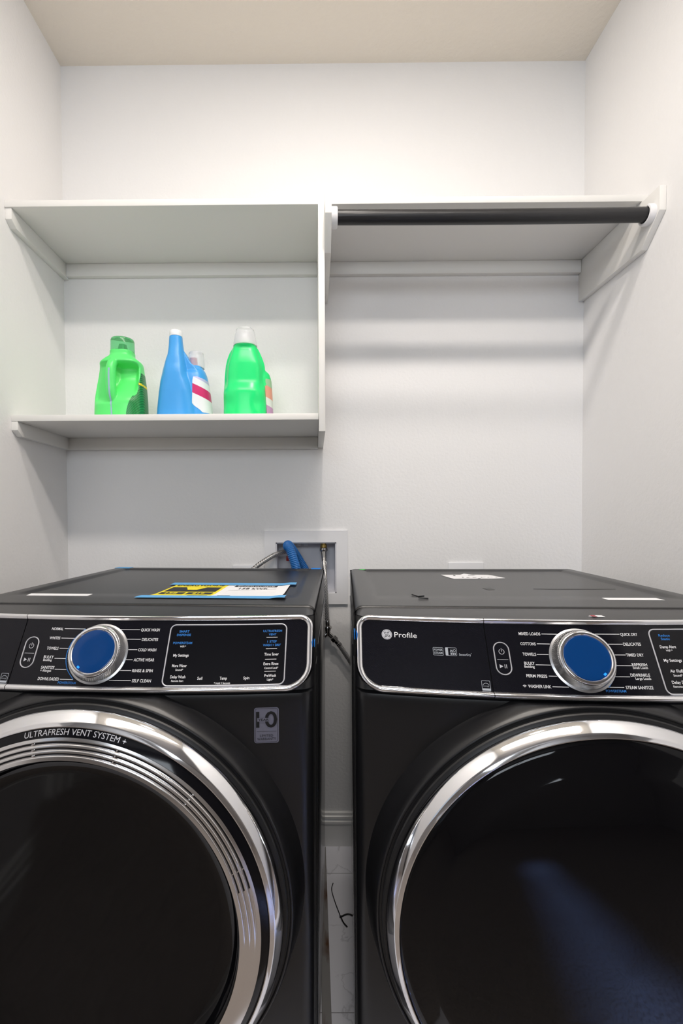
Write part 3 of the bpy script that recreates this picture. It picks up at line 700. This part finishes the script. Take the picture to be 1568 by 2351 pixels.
    for x0, x1, s in (W_LINE if washer else D_LINE): ik.quad(x0, s - .00045, x1, s + .00045, wi)
    arc = spline([(p[0], p[1], 0) for p in (W_ARC if washer else D_ARC)], 6); ik.stroke([(p.x, p.y) for p in arc], .0011, bi)
    bx, bs = -.1214, .0448
    ik.quad(bx - .0085, bs + .0016, bx + .0085, bs + .0022, si)
    ik.arc(bx, bs - .0105, .0040, math.radians(-60), math.radians(240), .0008, si); ik.quad(bx - .0004, bs - .0160, bx + .0004, bs - .0105, si)
    ik.poly([(bx - .0062, bs + .0095), (bx - .0062, bs + .0155), (bx - .0008, bs + .0125)], si)
    ik.quad(bx + .0012, bs + .0095, bx + .0022, bs + .0155, si); ik.quad(bx + .0038, bs + .0095, bx + .0048, bs + .0155, si)
    if not washer:
        for q in range(3): ik.arc(-.0950, .0882, .0008 + .0013 * q, math.radians(220), math.radians(320), .0007, wi, 8)
    ik.build('lettering', pan)
    ik = Ink(lambda x, s: PM(x, s, .0003))
    ex, es = -.1526, .0878
    ik.stroke(rrect(ex - .0062, es - .0072, ex + .0062, es + .0072, .0004, 2), .0006, gi, True)
    ik.arc(ex, es + .001, .0048, math.radians(200), math.radians(340), .0006, gi); ik.text('energy', ex - .0045, ex + .0045, es + .0004, .0018, gi, False); ik.quad(ex - .0058, es + .0042, ex + .0058, es + .0070, gi)
    if not washer:
        ik.quad(0, 0, 0, 0, gi) if False else None
        gx, gs, gr = -.3016, .0125, .0086
        ik.disc(gx, gs, gr, si, 40); dk = M['black_ink']
        ik2 = Ink(lambda x, s: PM(x, s, .0005))
        ik2.arc(gx, gs, gr * .86, 0, 2 * PI, .00035, dk, 40)
        for q in range(4):
            a = PI / 2 * q + .4; ik2.arc(gx + .0058 * math.cos(a), gs + .0058 * math.sin(a), .0018, a + 1.2, a + 3.6, .0006, dk, 8)
        ik2.stroke([(gx + dx * gr, gs + dy * gr) for dx, dy in ((-.05, -.35), (-.25, -.45), (-.42, -.15), (-.25, .05), (-.05, -.1), (-.02, .35), (-.25, .55), (-.4, .35), (-.1, .15))], .0008, dk)
        ik2.stroke([(gx + dx * gr, gs + dy * gr) for dx, dy in ((.45, -.3), (.3, -.5), (.1, -.3), (.28, -.08), (.08, .15), (.25, .45), (.48, .35), (.5, .1))], .0008, dk)
        ik2.build('emblem_script', left)
        ik.stroke(rrect(-.2282, .0310, -.2124, .0434, .0012, 3), .0005, gi, True)
        ik.stroke(rrect(-.2087, .0306, -.1914, .0432, .0012, 3), .0005, gi, True); ik.quad(-.2087, .0306, -.2046, .0432, gi)
        for q in range(3): ik.quad(-.2010 + .003 * q, .0385, -.1992 + .003 * q, .0420, gi)
        ik.arc(-.1945, .0350, .0018, 0, 2 * PI, .0005, gi, 12); ik.quad(-.1692, .0385, -.1682, .0392, gi)
    ik.build('emblem', left) if not washer else lab(ik.build('emblem', left), 'small square grey energy mark')
    # oblong button ring, display frame
    def ring(name, o_pts, i_pts, h, m, par):
        n = len(o_pts); V = [PM(p[0], p[1], .0001) for p in o_pts] + [PM(p[0] * .75 + q[0] * .25, p[1] * .75 + q[1] * .25, h) for p, q in zip(o_pts, i_pts)] + [PM(p[0] * .25 + q[0] * .75, p[1] * .25 + q[1] * .75, h) for p, q in zip(o_pts, i_pts)] + [PM(q[0], q[1], .0001) for q in i_pts]
        F = [(i * n + k, i * n + (k + 1) % n, (i + 1) * n + (k + 1) % n, (i + 1) * n + k) for i in range(3) for k in range(n)]
        return link(name, V, F, m, par, True, angle=60)
    w2, h2 = .0125, .0262
    ring('power_button', rrect(bx - w2, bs - h2, bx + w2, bs + h2, w2 - .0003, 8), rrect(bx - w2 + .0019, bs - h2 + .0019, bx + w2 - .0019, bs + h2 - .0019, w2 - .0022, 8), .0012, M['silver_ink'], pan)
    def dens(p, n=16):
        out = []
        for i, a in enumerate(p):
            b = p[(i + 1) % len(p)]; out.append(a)
            if abs(a[0] - b[0]) > .05: out += [(a[0] + (b[0] - a[0]) * k / n, a[1] + (b[1] - a[1]) * k / n) for k in range(1, n)]
        return out
    dx0, ds0, dx1, ds1 = .1120, -.0052, .3092, .0960
    ring('display_frame', dens(rrect(dx0, ds0, dx1, ds1, .010, 6)), dens(rrect(dx0 + .0021, ds0 + .0021, dx1 - .0021, ds1 - .0021, .0079, 6)), .0010, M['silver_ink'], pan)
    V = []; F = []
    for i in range(25):
        x = dx0 + .004 + (dx1 - dx0 - .008) * i / 24
        V += [PM(x, ds0 + .004, .00012), PM(x, ds1 - .004, .00012)]
    F = [(2 * i, 2 * i + 2, 2 * i + 3, 2 * i + 1) for i in range(24)]
    link('display', V, F, M['glossblack'], pan, True)
    # ---- knob
    c = Vector(PM(-.001, .0446, 0)); nrm = Vector((0, -CT, ST)); ux = Vector((1, 0, 0)); us = Vector((0, -ST, -CT))
    fr = lambda a, b, h: c + ux * a + us * b + nrm * h
    kp = [(.0495, .0002), (.0495, .0012), (.0462, .0022)] + [(.0460 - .0036 * q / 8, .003 + .0135 * q / 8) for q in range(9)] + [(.0415, .0172)]
    def knurl(i, k, r):
        if 3 <= i <= 11: return r + (.00045 if (k + (i - 3)) % 3 == 0 else -.0002)
        return r
    kn = lathe('knob', kp, fr, [M['steel']], mc, 270, True, knurl, 20)
    lathe('knob_ring', [(.0419, .0165), (.0414, .0185), (.0402, .0202), (.0382, .0210), (.0358, .0206), (.0345, .0192), (.0343, .0175)], fr, M['chrome'], kn, 72, False)
    lathe('knob_face', [(.0344, .0190), (.0338, .0194), (.0325, .0195), (.02, .0191), (.0, .0190)], fr, M['blue_face'], kn, 64, False)
    a = math.radians(125 if washer else 52)
    p0 = [fr(.0330 * math.cos(a + da), .0330 * math.sin(a + da), .0198) for da in (-.07, -.03, .03, .07)]; p1 = [fr(.0300 * math.cos(a + da), .0300 * math.sin(a + da), .0196) for da in (-.07, -.03, .03, .07)]
    link('knob_pointer', p0 + p1, [(0, 1, 5, 4), (1, 2, 6, 5), (2, 3, 7, 6)], M['led'], kn)
    # ---- door
    dfr = lambda a, b, h: (b, h, ZD + a)       # angle measured from straight up
    V = []; F = []; na = 240; rows = 12
    for jx in range(rows + 1):
        t = jx / rows; r = .3435 - (.3435 - .3280) * t
        for k in range(na):
            a = 2 * PI * k / na; rr = min(r, (.9215 - ZD) / math.cos(a)) if math.cos(a) > .01 and t < .5 else r
            if math.cos(a) > .01 and t >= .5: rr = min(r, (.9215 + .006 * (t - .5) * 2 - ZD) / math.cos(a))
            x, z = rr * math.sin(a), ZD + rr * math.cos(a); y0 = front_y(x, fb(z)) + .004; e = sst(0, 1, t * .94)
            V.append((x, y0 + (-.8300 - y0) * e, z))
    for r, y in ((.3268, -.8318), (.3252, -.8328), (.3234, -.8322), (.3222, -.829), (.3220, -.780)):
        for k in range(na): a = 2 * PI * k / na; V.append((r * math.sin(a), y, ZD + r * math.cos(a)))
    for jx in range(rows + 5):
        for k in range(na): F.append((jx * na + k, jx * na + (k + 1) % na, (jx + 1) * na + (k + 1) % na, (jx + 1) * na + k))
    link('door_surround', V, F, M['paint'], mc, True, angle=60)
    dr = lathe('door', [(.3235, -.8303), (.3195, -.8306), (.3195, -.836), (.3180, -.838), (.310, -.838)], dfr, M['black'], mc, 160, False)
    lathe('door_ring', [(.3128, -.815), (.3146, -.842), (.3146, -.8475), (.3136, -.8510), (.3110, -.8550), (.3040, -.8640), (.3030, -.8652), (.3018, -.8658), (.2980, -.8682), (.2968, -.8682), (.2960, -.8660), (.2958, -.860)], dfr, M['chrome'], dr, 200, False, angle=28)
    if washer:
        lathe('door_band', [(.2970, -.8655), (.2920, -.8690), (.2840, -.8735)], dfr, M['glossblack'], dr, 160, False)
        # vent ring with three slots along the upper arc
        seg = 720; rads = []
        r0, r1 = .2850, .2555; nr = 44
        V = []; F = []; fm = []
        def yv(r): return -.8748 - .0085 * (r0 - r) / (r0 - r1) - .0012 * math.sin(PI * (r0 - r) / (r0 - r1))
        grooves = (.2782, .2708, .2634)
        for i in range(nr + 1):
            r = r0 + (r1 - r0) * i / nr
            for k in range(seg):
                a = 2 * PI * k / seg; dg = math.degrees(a); dg = dg - 360 if dg > 180 else dg
                fade = 1 - sst(70, 98, abs(dg - 2)); d = 0
                for q in grooves: d = max(d, 1 - sst(.0004, .0024, abs(r - q)))
                web_ = min(abs(dg - (-10.5 + 26.4 * w)) for w in range(-3, 5))
                if abs(dg - 2) < 76 and web_ < .26: d *= .6
                V.append(dfr(r * math.cos(a), r * math.sin(a), yv(r) + .0042 * d * fade - .0007 * (1 - d) * fade))
        for i in range(nr):
            r = r0 + (r1 - r0) * (i + .5) / nr
            for k in range(seg):
                F.append((i * seg + k, i * seg + (k + 1) % seg, (i + 1) * seg + (k + 1) % seg, (i + 1) * seg + k))
                dg = 360 * (k + .5) / seg; dg = dg - 360 if dg > 180 else dg
                web_ = min(abs(dg - (-10.5 + 26.4 * w)) for w in range(-3, 5))
                fm.append(1 if abs(dg - 2) < 73 and web_ > .3 and min(abs(r - q) for q in grooves) < .0011 else 0)
        link.keep = True; link('vent_ring', V, F, [M['chrome_r'], M['black']], dr, True, fm, angle=60); link.keep = False
        gp = [(.2560, -.8800), (.2535, -.8790), (.2500, -.8740), (.247, -.8640), (.242, -.858), (.22, -.853), (.16, -.846), (.08, -.841), (.0, -.840)]
        lathe('door_glass', gp, dfr, M['glass'], dr, 160, False, angle=60)
        ik = Ink(lambda t, r: (r * math.sin(t), -.8655 - .0035 * (.2970 - r) / .005 - .0005 if r > .292 else -.8690 - .0045 * (.292 - r) / .008 - .0005, ZD + r * math.cos(t)))
        vs, fs, asp = TXT[(ARC_STR, False)]
        t0, t1 = math.radians(-13.2), math.radians(17.4)
        ik.add([(t0 + u * (t1 - t0), .2874 + .0072 * v) for u, v in vs], fs, M['silver_ink'])
        ik.build('lettering', dr)
    else:
        gp = [(.2965, -.8640), (.2945, -.8668), (.285, -.8705), (.262, -.8765), (.256, -.8800), (.250, -.8822), (.240, -.8850), (.20, -.8935), (.15, -.9005), (.08, -.9060), (.0, -.9080)]
        lathe('door_glass', gp, dfr, M['glass'], dr, 160, False, angle=60)
    return mc, pan, dr

wm, wpan, wdoor = machine('w', (-.3266, -.1355, .002), (0, .0043, -.0458), 'black front-loading washer on the left, with vented door ring and energy sheet on top')
td, dpan, ddoor = machine('d', (.4767, -.172, 0), (0, -.0035, -.0675), 'black front-loading dryer on the right, with plain dark domed glass door')

# warranty sticker on the washer's front
def fy(x, z): return fb(z) + bow(x)
sx0, sx1, sz0, sz1 = .2605, .3000, .8405, .8990
def sheet(fn, x0, x1, z0, z1, r, m, name, par, n=5):
    pts = rrect(x0, z0, x1, z1, r, n); V = [fn(x, z) for x, z in pts]; k = len(V)
    link.keep = True; o = link(name, V, [tuple(range(k))], m, par); link.keep = False; return o
st = sheet(lambda x, z: (x, fy(x, z) - .0006, z), sx0, sx1, sz0, sz1, .004, M['sticker_m'], 'warranty_sticker', wm)
ik = Ink(lambda x, z: (x, fy(x, z) - .0011, z)); dk = M['black_ink']; cx = (sx0 + sx1) / 2
ik.stroke(rrect(sx0 + .0018, sz0 + .0018, sx1 - .0018, sz1 - .0018, .003, 4), .0005, dk, True)
ik.text('10', sx0 + .0030, sx1 - .0026, .8795, .0255, dk, True, 1)
ik.text('LIMITED', cx - .0105, cx + .0105, .8530, .0040, dk, False, 1); ik.text('WARRANTY', cx - .0150, cx + .0150, .8475, .0040, dk, False, 1); ik.quad(sx0 + .004, .8595, sx1 - .004, .8600, dk)
ik.build('lettering', st)
ik = Ink(lambda x, z: (x, fy(x, z) - .0014, z)); ik.quad(sx0 + .005, .8764, sx0 + .0245, .8822, M['sticker_m']); ik.build('sticker_gap', st)
ik = Ink(lambda x, z: (x, fy(x, z) - .0017, z)); ik.text('YEAR', sx0 + .0065, sx0 + .0235, .8793, .0036, dk, True, 1); ik.build('lettering', st)

# small stickers and tape on the machines (parts)
def flat(name, pts, z, th, m, par):
    return prism(name, pts, z, z + th, 2, m, par)
zt = H - .0046
flat('serial_sticker', [(-.281, -.541), (-.142, -.541), (-.139, -.5675), (-.274, -.5675)], H - .0016, .0012, M['paper'], wm)
flat('serial_sticker', [(.152, -.552), (.257, -.552), (.258, -.5765), (.151, -.5765)], H - .0012, .0012, M['paper'], td)
def tape(name, lo, hi, par, m='tape_d'): return lab(box(name, lo, hi, M[m], par, .0003), 'bit of blue tape')
tape('tape_strip', (.312, -.026, H - .0005), (.342, .0015, H + .0009), wm)
tape('tape_strip', (-.345, -.030, H - .0005), (-.295, .0015, H + .0009), wm, 'tape')
tape('tape_strip', (HW + .0003, -.752, .988), (HW + .0013, -.738, .999), wm)
tape('tape_strip', (-HW - .0014, -.748, 1.000), (-HW - .0003, -.722, 1.013), td)
lathe('sticker_dot', [(.011, 0), (.011, .0008), (.0, .0009)], zframe((-.316, -.030, H + .0001)), M['green_dot'], td, 24)
for pts in ([(-.041, -.396), (-.020, -.392), (-.019, -.420), (-.036, -.424)], [(.075, -.405), (.12, -.399), (.235, -.398), (.262, -.405), (.215, -.410), (.12, -.414)]):
    flat('scuff_mark', pts, H - .0047, .0003, M['black'], td)

# energy sheet taped on the washer
def on_machine(mcx, p):
    return mcx.matrix_basis @ Vector(p)
bpy.context.view_layer.update()
def riding(name, mcx, c, label, cat, group=None):
    e = empty(name, on_machine(mcx, c), mcx.rotation_euler); return tag(e, label, cat, group)
EGX, EGY = .13, -.46
eg = riding('energy_guide_sheet', wm, (EGX, EGY, H), 'yellow and white energy rating sheet taped flat on the washer top', 'label sheet')
def curl(x, y=0.0): return top_field(x + EGX, y + EGY) + .0006 + .0028 * sst(.118, .147, x) ** 2
def sheetgrid(name, x0, x1, y0, y1, m, z=0.0):
    V = []; F = []; nx = 20; ny = 14
    for i in range(nx + 1):
        x = x0 + (x1 - x0) * i / nx
        for j in range(ny + 1):
            y = y0 + (y1 - y0) * j / ny; V.append((x, y, curl(x, y) + z))
    for i in range(nx):
        for j in range(ny): F.append((i * (ny + 1) + j, i * (ny + 1) + ny + 1 + j, i * (ny + 1) + ny + 2 + j, i * (ny + 1) + j + 1))
    link.keep = True; o = link(name, V, F, m, eg, True); link.keep = False; return o
ypn = sheetgrid('yellow_page', -.143, -.008, -.100, .095, M['yellow']); wpn = sheetgrid('white_page', -.008, .148, -.100, .092, M['paper'])
def eink(): return Ink(lambda x, y: (x, y, curl(x, y) + .0005))
K = M['black_ink']; Y_ = M['yellow']
ik = eink(); ik.text('ENERGYGUIDE', -.136, -.016, .078, .020, K, True, 1); ik.quad(-.136, -.018, -.016, .045, K); ik.quad(-.136, -.058, -.080, -.030, K); ik.quad(-.074, -.058, -.016, -.030, K); ik.quad(-.060, -.096, -.016, -.080, K)
ik.quad(-.136, .050, -.016, .052, K); ik.build('lettering', ypn)
ik = Ink(lambda x, y: (x, y, curl(x, y) + .0009)); ik.text('158', -.122, -.096, -.044, .018, Y_, True, 1); ik.text('$19', -.060, -.034, -.044, .018, Y_, True, 1)
ik.poly([(-.102, .045), (-.050, .045), (-.066, .006), (-.088, .006)], Y_); ik.build('lettering', ypn)
ik = eink(); ik.quad(.012, .058, .118, .080, K); ik.text('158 kWh', .030, .098, .034, .022, K, True, 1)
ik.stroke([(.010 + .011 * q, .004 + .0012 * q + .016 * (q / 10) ** 2) for q in range(11)], .0016, K)
for q in range(5): ik.quad(.008, -.012 - .012 * q, .125, -.0125 - .012 * q, M['grey_ink'])
ik.quad(.006, -.094, .034, -.078, K); ik.build('lettering', wpn)
ik = Ink(lambda x, y: (x, y, curl(x, y) + .0009)); ik.text('ENERGUIDE', .020, .112, .069, .014, M['paper'], True, 1); ik.build('lettering', wpn)
lab(sheetgrid('tape_strip', -.160, .162, .084, .122, M['tape'], .0010), 'blue tape along the back edge')
lab(sheetgrid('tape_strip', -.156, .158, -.132, -.094, M['tape'], .0010), 'blue tape along the front edge')

# torn white label on the dryer
tl = riding('torn_label', td, (0, -.17, H - .0046), 'torn white paper label stuck near the back of the dryer top', 'paper label')
link.keep = True
pl = [(-.087, .030), (-.030, .032), (-.012, .060), (.006, .034), (.050, .030), (.058, .014), (.075, -.042), (.045, -.052), (-.070, -.058), (-.079, -.020)]
prism('paper', pl, .0003, .0011, 2, M['paper'], tl)
ik = Ink(lambda x, y: (x, y, .0016))
for x, y, w, h in ((-.055, .002, .006, .02), (-.040, -.035, .005, .012), (-.030, -.040, .010, .006), (-.012, -.036, .012, .006), (-.012, .012, .022, .010), (.012, -.034, .005, .010), (.020, -.026, .008, .004), (.030, -.034, .006, .006), (.040, -.028, .008, .004), (.052, -.034, .006, .005), (-.002, -.055, .008, .008)):
    ik.poly([(x, y), (x + w, y + .002), (x + w * .8, y + h), (x + w * .1, y + h * .8)], K)
ik.build('lettering', tl); link.keep = False
tg = riding('plastic_tag', td, (.051, -.721, H - .0028), 'tiny red and white tag lying on the front edge of the dryer top', 'tag')
flat('paper', [(-.012, .0), (-.004, -.006), (.012, -.006), (.012, .005), (-.004, .005)], 0, .0008, M['paper'], tg)
flat('red_end', [(-.008, -.006), (-.001, -.007), (-.001, .003), (-.008, .003)], .0009, .0005, M['red'], tg)
cl = riding('plastic_clip', td, (-.212, -.52, H - .0046), 'black bent plastic sliver on the left of the dryer top, the v-shaped rear one', 'plastic scrap', 'black plastic scraps on the dryer')
tube('clip_strip', [(-.013, .012, .0022), (-.003, -.012, .0022), (.011, .002, .0014)], .0014, M['black'], cl, 6)
cl = riding('plastic_clip', td, (-.212, -.575, H + .0001), 'black straight plastic sliver on the dryer top, in front of the v-shaped one', 'plastic scrap', 'black plastic scraps on the dryer')
tube('clip_strip', [(-.010, .0, .0022), (.010, -.003, .0014)], .0014, M['black'], cl, 6)

# ---------------------------------------------------------------- outlet box, plates, hoses
ob = tag(empty('washer_outlet_box', (-.031, 0, 1.0275)), 'white plastic water outlet box set in the back wall between the machines', 'outlet box')
o = ob.location
bm = bmesh.new(); x0, x1, z0, z1 = -.182 - o.x, .1208 - o.x, .893 - o.z, 1.162 - o.z; ix0, ix1, iz0, iz1 = BX0 + .0005 - o.x, BX1 - .0005 - o.x, BZ0 + .0005 - o.z, BZ1 - .0005 - o.z
for lo, hi in (((x0, -.009, iz1), (x1, -.0003, z1)), ((x0, -.009, z0), (x1, -.0003, iz0)), ((x0, -.009, iz0), (ix0, -.0003, iz1)), ((ix1, -.009, iz0), (x1, -.0003, iz1))): bm_box(bm, lo, hi)
bmesh.ops.remove_doubles(bm, verts=bm.verts, dist=1e-5)
from_bm('frame', bm, M['plastic_w'], ob)
bm = bmesh.new(); d = .085; w = .004
for lo, hi in (((ix0, d - w, iz0), (ix1, d, iz1)), ((ix0, -.004, iz0), (ix0 + w, d, iz1)), ((ix1 - w, -.004, iz0), (ix1, d, iz1)), ((ix0, -.004, iz0), (ix1, d, iz0 + w)), ((ix0, -.004, iz1 - w), (ix1, d, iz1))): bm_box(bm, lo, hi)
from_bm('recess', bm, M['plastic_box'], ob)
def obl(p): return Vector(p) - o
hv = lathe('hot_valve', [(.010, 0), (.010, .014), (.0125, .015), (.0125, .024), (.009, .025)], axframe(obl((-.094, .070, 1.090)), (0, -1, 0)), M['brass'], ob, 16)
box('valve_handle', obl((-.106, .030, 1.048)), obl((-.082, .040, 1.067)), M['red'], hv, .002)
lathe('cold_valve', [(.010, 0), (.010, .010), (.0125, .011), (.0125, .022), (.009, .023), (.009, .030)], axframe(obl((.034, .036, 1.1185)), (0, 0, -1)), M['brass'], ob, 16)
bm = bmesh.new(); bm_box(bm, obl((-.066, .040, 1.104)), obl((-.052, .058, 1.1155)), .001); bm_box(bm, obl((-.040, .040, 1.104)), obl((-.026, .058, 1.1155)), .001); from_bm('knockout', bm, M['plastic_w'], ob, True)

def wall_plate(x0, x1, z1, label):
    p = tag(empty('wall_plate', ((x0 + x1) / 2, 0, z1 - .0575)), label, 'wall plate')
    hw = (x1 - x0) / 2
    box('cover_plate', (-hw, -.0065, -.0575), (hw, -.0002, .0575), M['plastic_w'], p, .0022, 3)
    for q in (-.5, .5): box('receptacle', (q * hw - .0165, -.0085, -.033), (q * hw + .0165, -.0066, .033), M['plastic_w'], p, .0008)
wall_plate(-.2995, -.1850, 1.0375, 'white two-gang wall plate peeking over the washer, left of the outlet box')
wall_plate(.487, .6160, 1.0440, 'white two-gang wall plate peeking over the back edge of the dryer')

# blue corrugated drain hose
P = spline([(-.0340, -.1000, .900), (-.0488, -.10, .9742), (-.0576, -.10, 1.0118), (-.0679, -.099, 1.0495), (-.0835, -.092, 1.0960), (-.0945, -.074, 1.1100), (-.0915, -.042, 1.1110), (-.0760, -.006, 1.0860), (-.0530, .026, 1.0448), (-.0290, .040, 1.0006), (-.0150, .044, .958)], 40)
dh = tube('drain_hose', P, lambda t, i: .0155 + .0008 * math.cos(2 * PI * i / 5.0), M['bluehose'], None, 20)
tag(dh, 'blue corrugated drain hose arching from behind the washer into the outlet box', 'hose')
# left braided supply hose
h1 = tag(empty('supply_hose', (-.1012, .03, 1.085)), 'braided steel hose curving left from the hot valve behind the washer', 'hose', 'braided water hoses')
q = h1.location
tube('braided_hose', [p - q for p in spline([(-.0985, .028, 1.0860), (-.1151, .0, 1.0840), (-.1444, -.03, 1.0758), (-.1815, -.05, 1.0543), (-.2114, -.06, 1.0322), (-.2332, -.068, 1.0088), (-.2480, -.072, .9713), (-.252, -.072, .92)], 10)], .0088, M['braid'], h1, 16)
lathe('hose_nut', [(.0135, 0), (.0145, .002), (.0145, .013), (.0115, .015), (.0105, .024), (.009, .026)], axframe(Vector((-.094, .0445, 1.0895)) - q, (-.3, -1, -.1)), M['nickel'], h1, 6, angle=20)
# right braided hose with splitter
h2 = tag(empty('supply_hose', (.034, .036, 1.09)), 'braided steel hose hanging down from the cold valve to a metal splitter', 'hose', 'braided water hoses')
q = h2.location; L_ = lambda p: Vector(p) - q
lathe('hose_nut', [(.012, 0), (.0150, .002), (.0150, .010), (.0115, .012), (.0098, .014), (.0092, .038), (.0080, .040)], axframe(L_((.0338, .034, 1.0945)), (.02, -.35, -1)), M['nickel'], h2, 24, angle=25)
pth = spline([(.0342, .022, 1.060), (.0352, .004, 1.035), (.037, -.022, .9872), (.0398, -.030, .9242), (.0428, -.030, .8691), (.0446, -.030, .828)], 10)
tube('braided_hose', [p - q for p in pth], .0088, M['braid'], h2, 16)
lathe('hose_collar', [(.0092, 0), (.0098, .001), (.0098, .016), (.0092, .017)], axframe(L_((.0350, .012, 1.0455)), (.03, -.5, -1)), M['plastic_w'], h2, 24)
lathe('hose_collar', [(.0092, 0), (.0098, .001), (.0092, .014), (.0078, .022)], axframe(L_((.0444, -.030, .839)), (.08, 0, -1)), M['nickel'], h2, 24)
sp = lathe('splitter', [(.007, -.006), (.0140, -.004), (.0155, 0), (.0155, .004), (.0125, .006), (.0125, .011), (.0105, .013), (.0095, .030)], axframe(L_((.0450, -.030, .8140)), (.02, 0, -1)), M['nickel'], h2, 32, angle=25)
tube('splitter_leg', [L_((.0462, -.030, .7940)), L_((.0620, -.030, .7790))], .0085, M['nickel'], sp, 16)
tube('splitter_leg', [L_((.0462, -.030, .7940)), L_((.0250, -.034, .7760))], .0085, M['nickel'], sp, 16)
h3 = tag(empty('supply_hose', (.0640, -.030, .7775)), 'short braided steel hose slanting from the metal splitter down behind the dryer', 'hose', 'braided water hoses')
q = h3.location
lathe('hose_nut', [(.0110, 0), (.0135, .001), (.0135, .014), (.0095, .016), (.0090, .028), (.0100, .029), (.0100, .040), (.009, .041)], axframe((0, 0, 0), (.064, 0, -.072)), M['nickel'], h3, 6, angle=20)
tube('braided_hose', [p - q for p in spline([(.0860, -.030, .7520), (.1051, -.030, .7237), (.1301, -.030, .6841), (.152, -.032, .6428), (.166, -.036, .600)], 10)], .0088, M['braid'], h3, 16)

# ---------------------------------------------------------------- floor details
gs = prism('metal_strip', [(.013, 0.0002), (.036, 0.0002), (.036, .003), (.016, .003), (.016, .020), (.013, .020)], -.62, -.020, 1, M['galv'])
tag(gs, 'rusty galvanised metal strip on the floor along the washer side', 'metal strip')
zp = tag(empty('zip_tie', (.074, -.313, .0003)), 'black cut cable tie lying on the marble floor between the machines', 'cable tie')
q = Vector((.074, -.313, 0))
tube('tie_tail', [Vector(p) - q for p in spline([(.056, -.185, .0018), (.0505, -.213, .0018), (.060, -.262, .0018), (.074, -.313, .002)], 8)], .0014, M['zip'], zp, 8)
tube('tie_end', [Vector(p) - q for p in spline([(.074, -.313, .002), (.081, -.332, .002), (.091, -.347, .002)], 6)], .0021, M['zip'], zp, 8)
tube('tie_end', [Vector(p) - q for p in spline([(.074, -.313, .002), (.092, -.304, .002), (.104, -.305, .002), (.114, -.313, .002)], 6)], .0021, M['zip'], zp, 8)
box('tie_head', (-.0035, -.003, 0), (.0035, .003, .0045), M['zip'], zp, .0008)
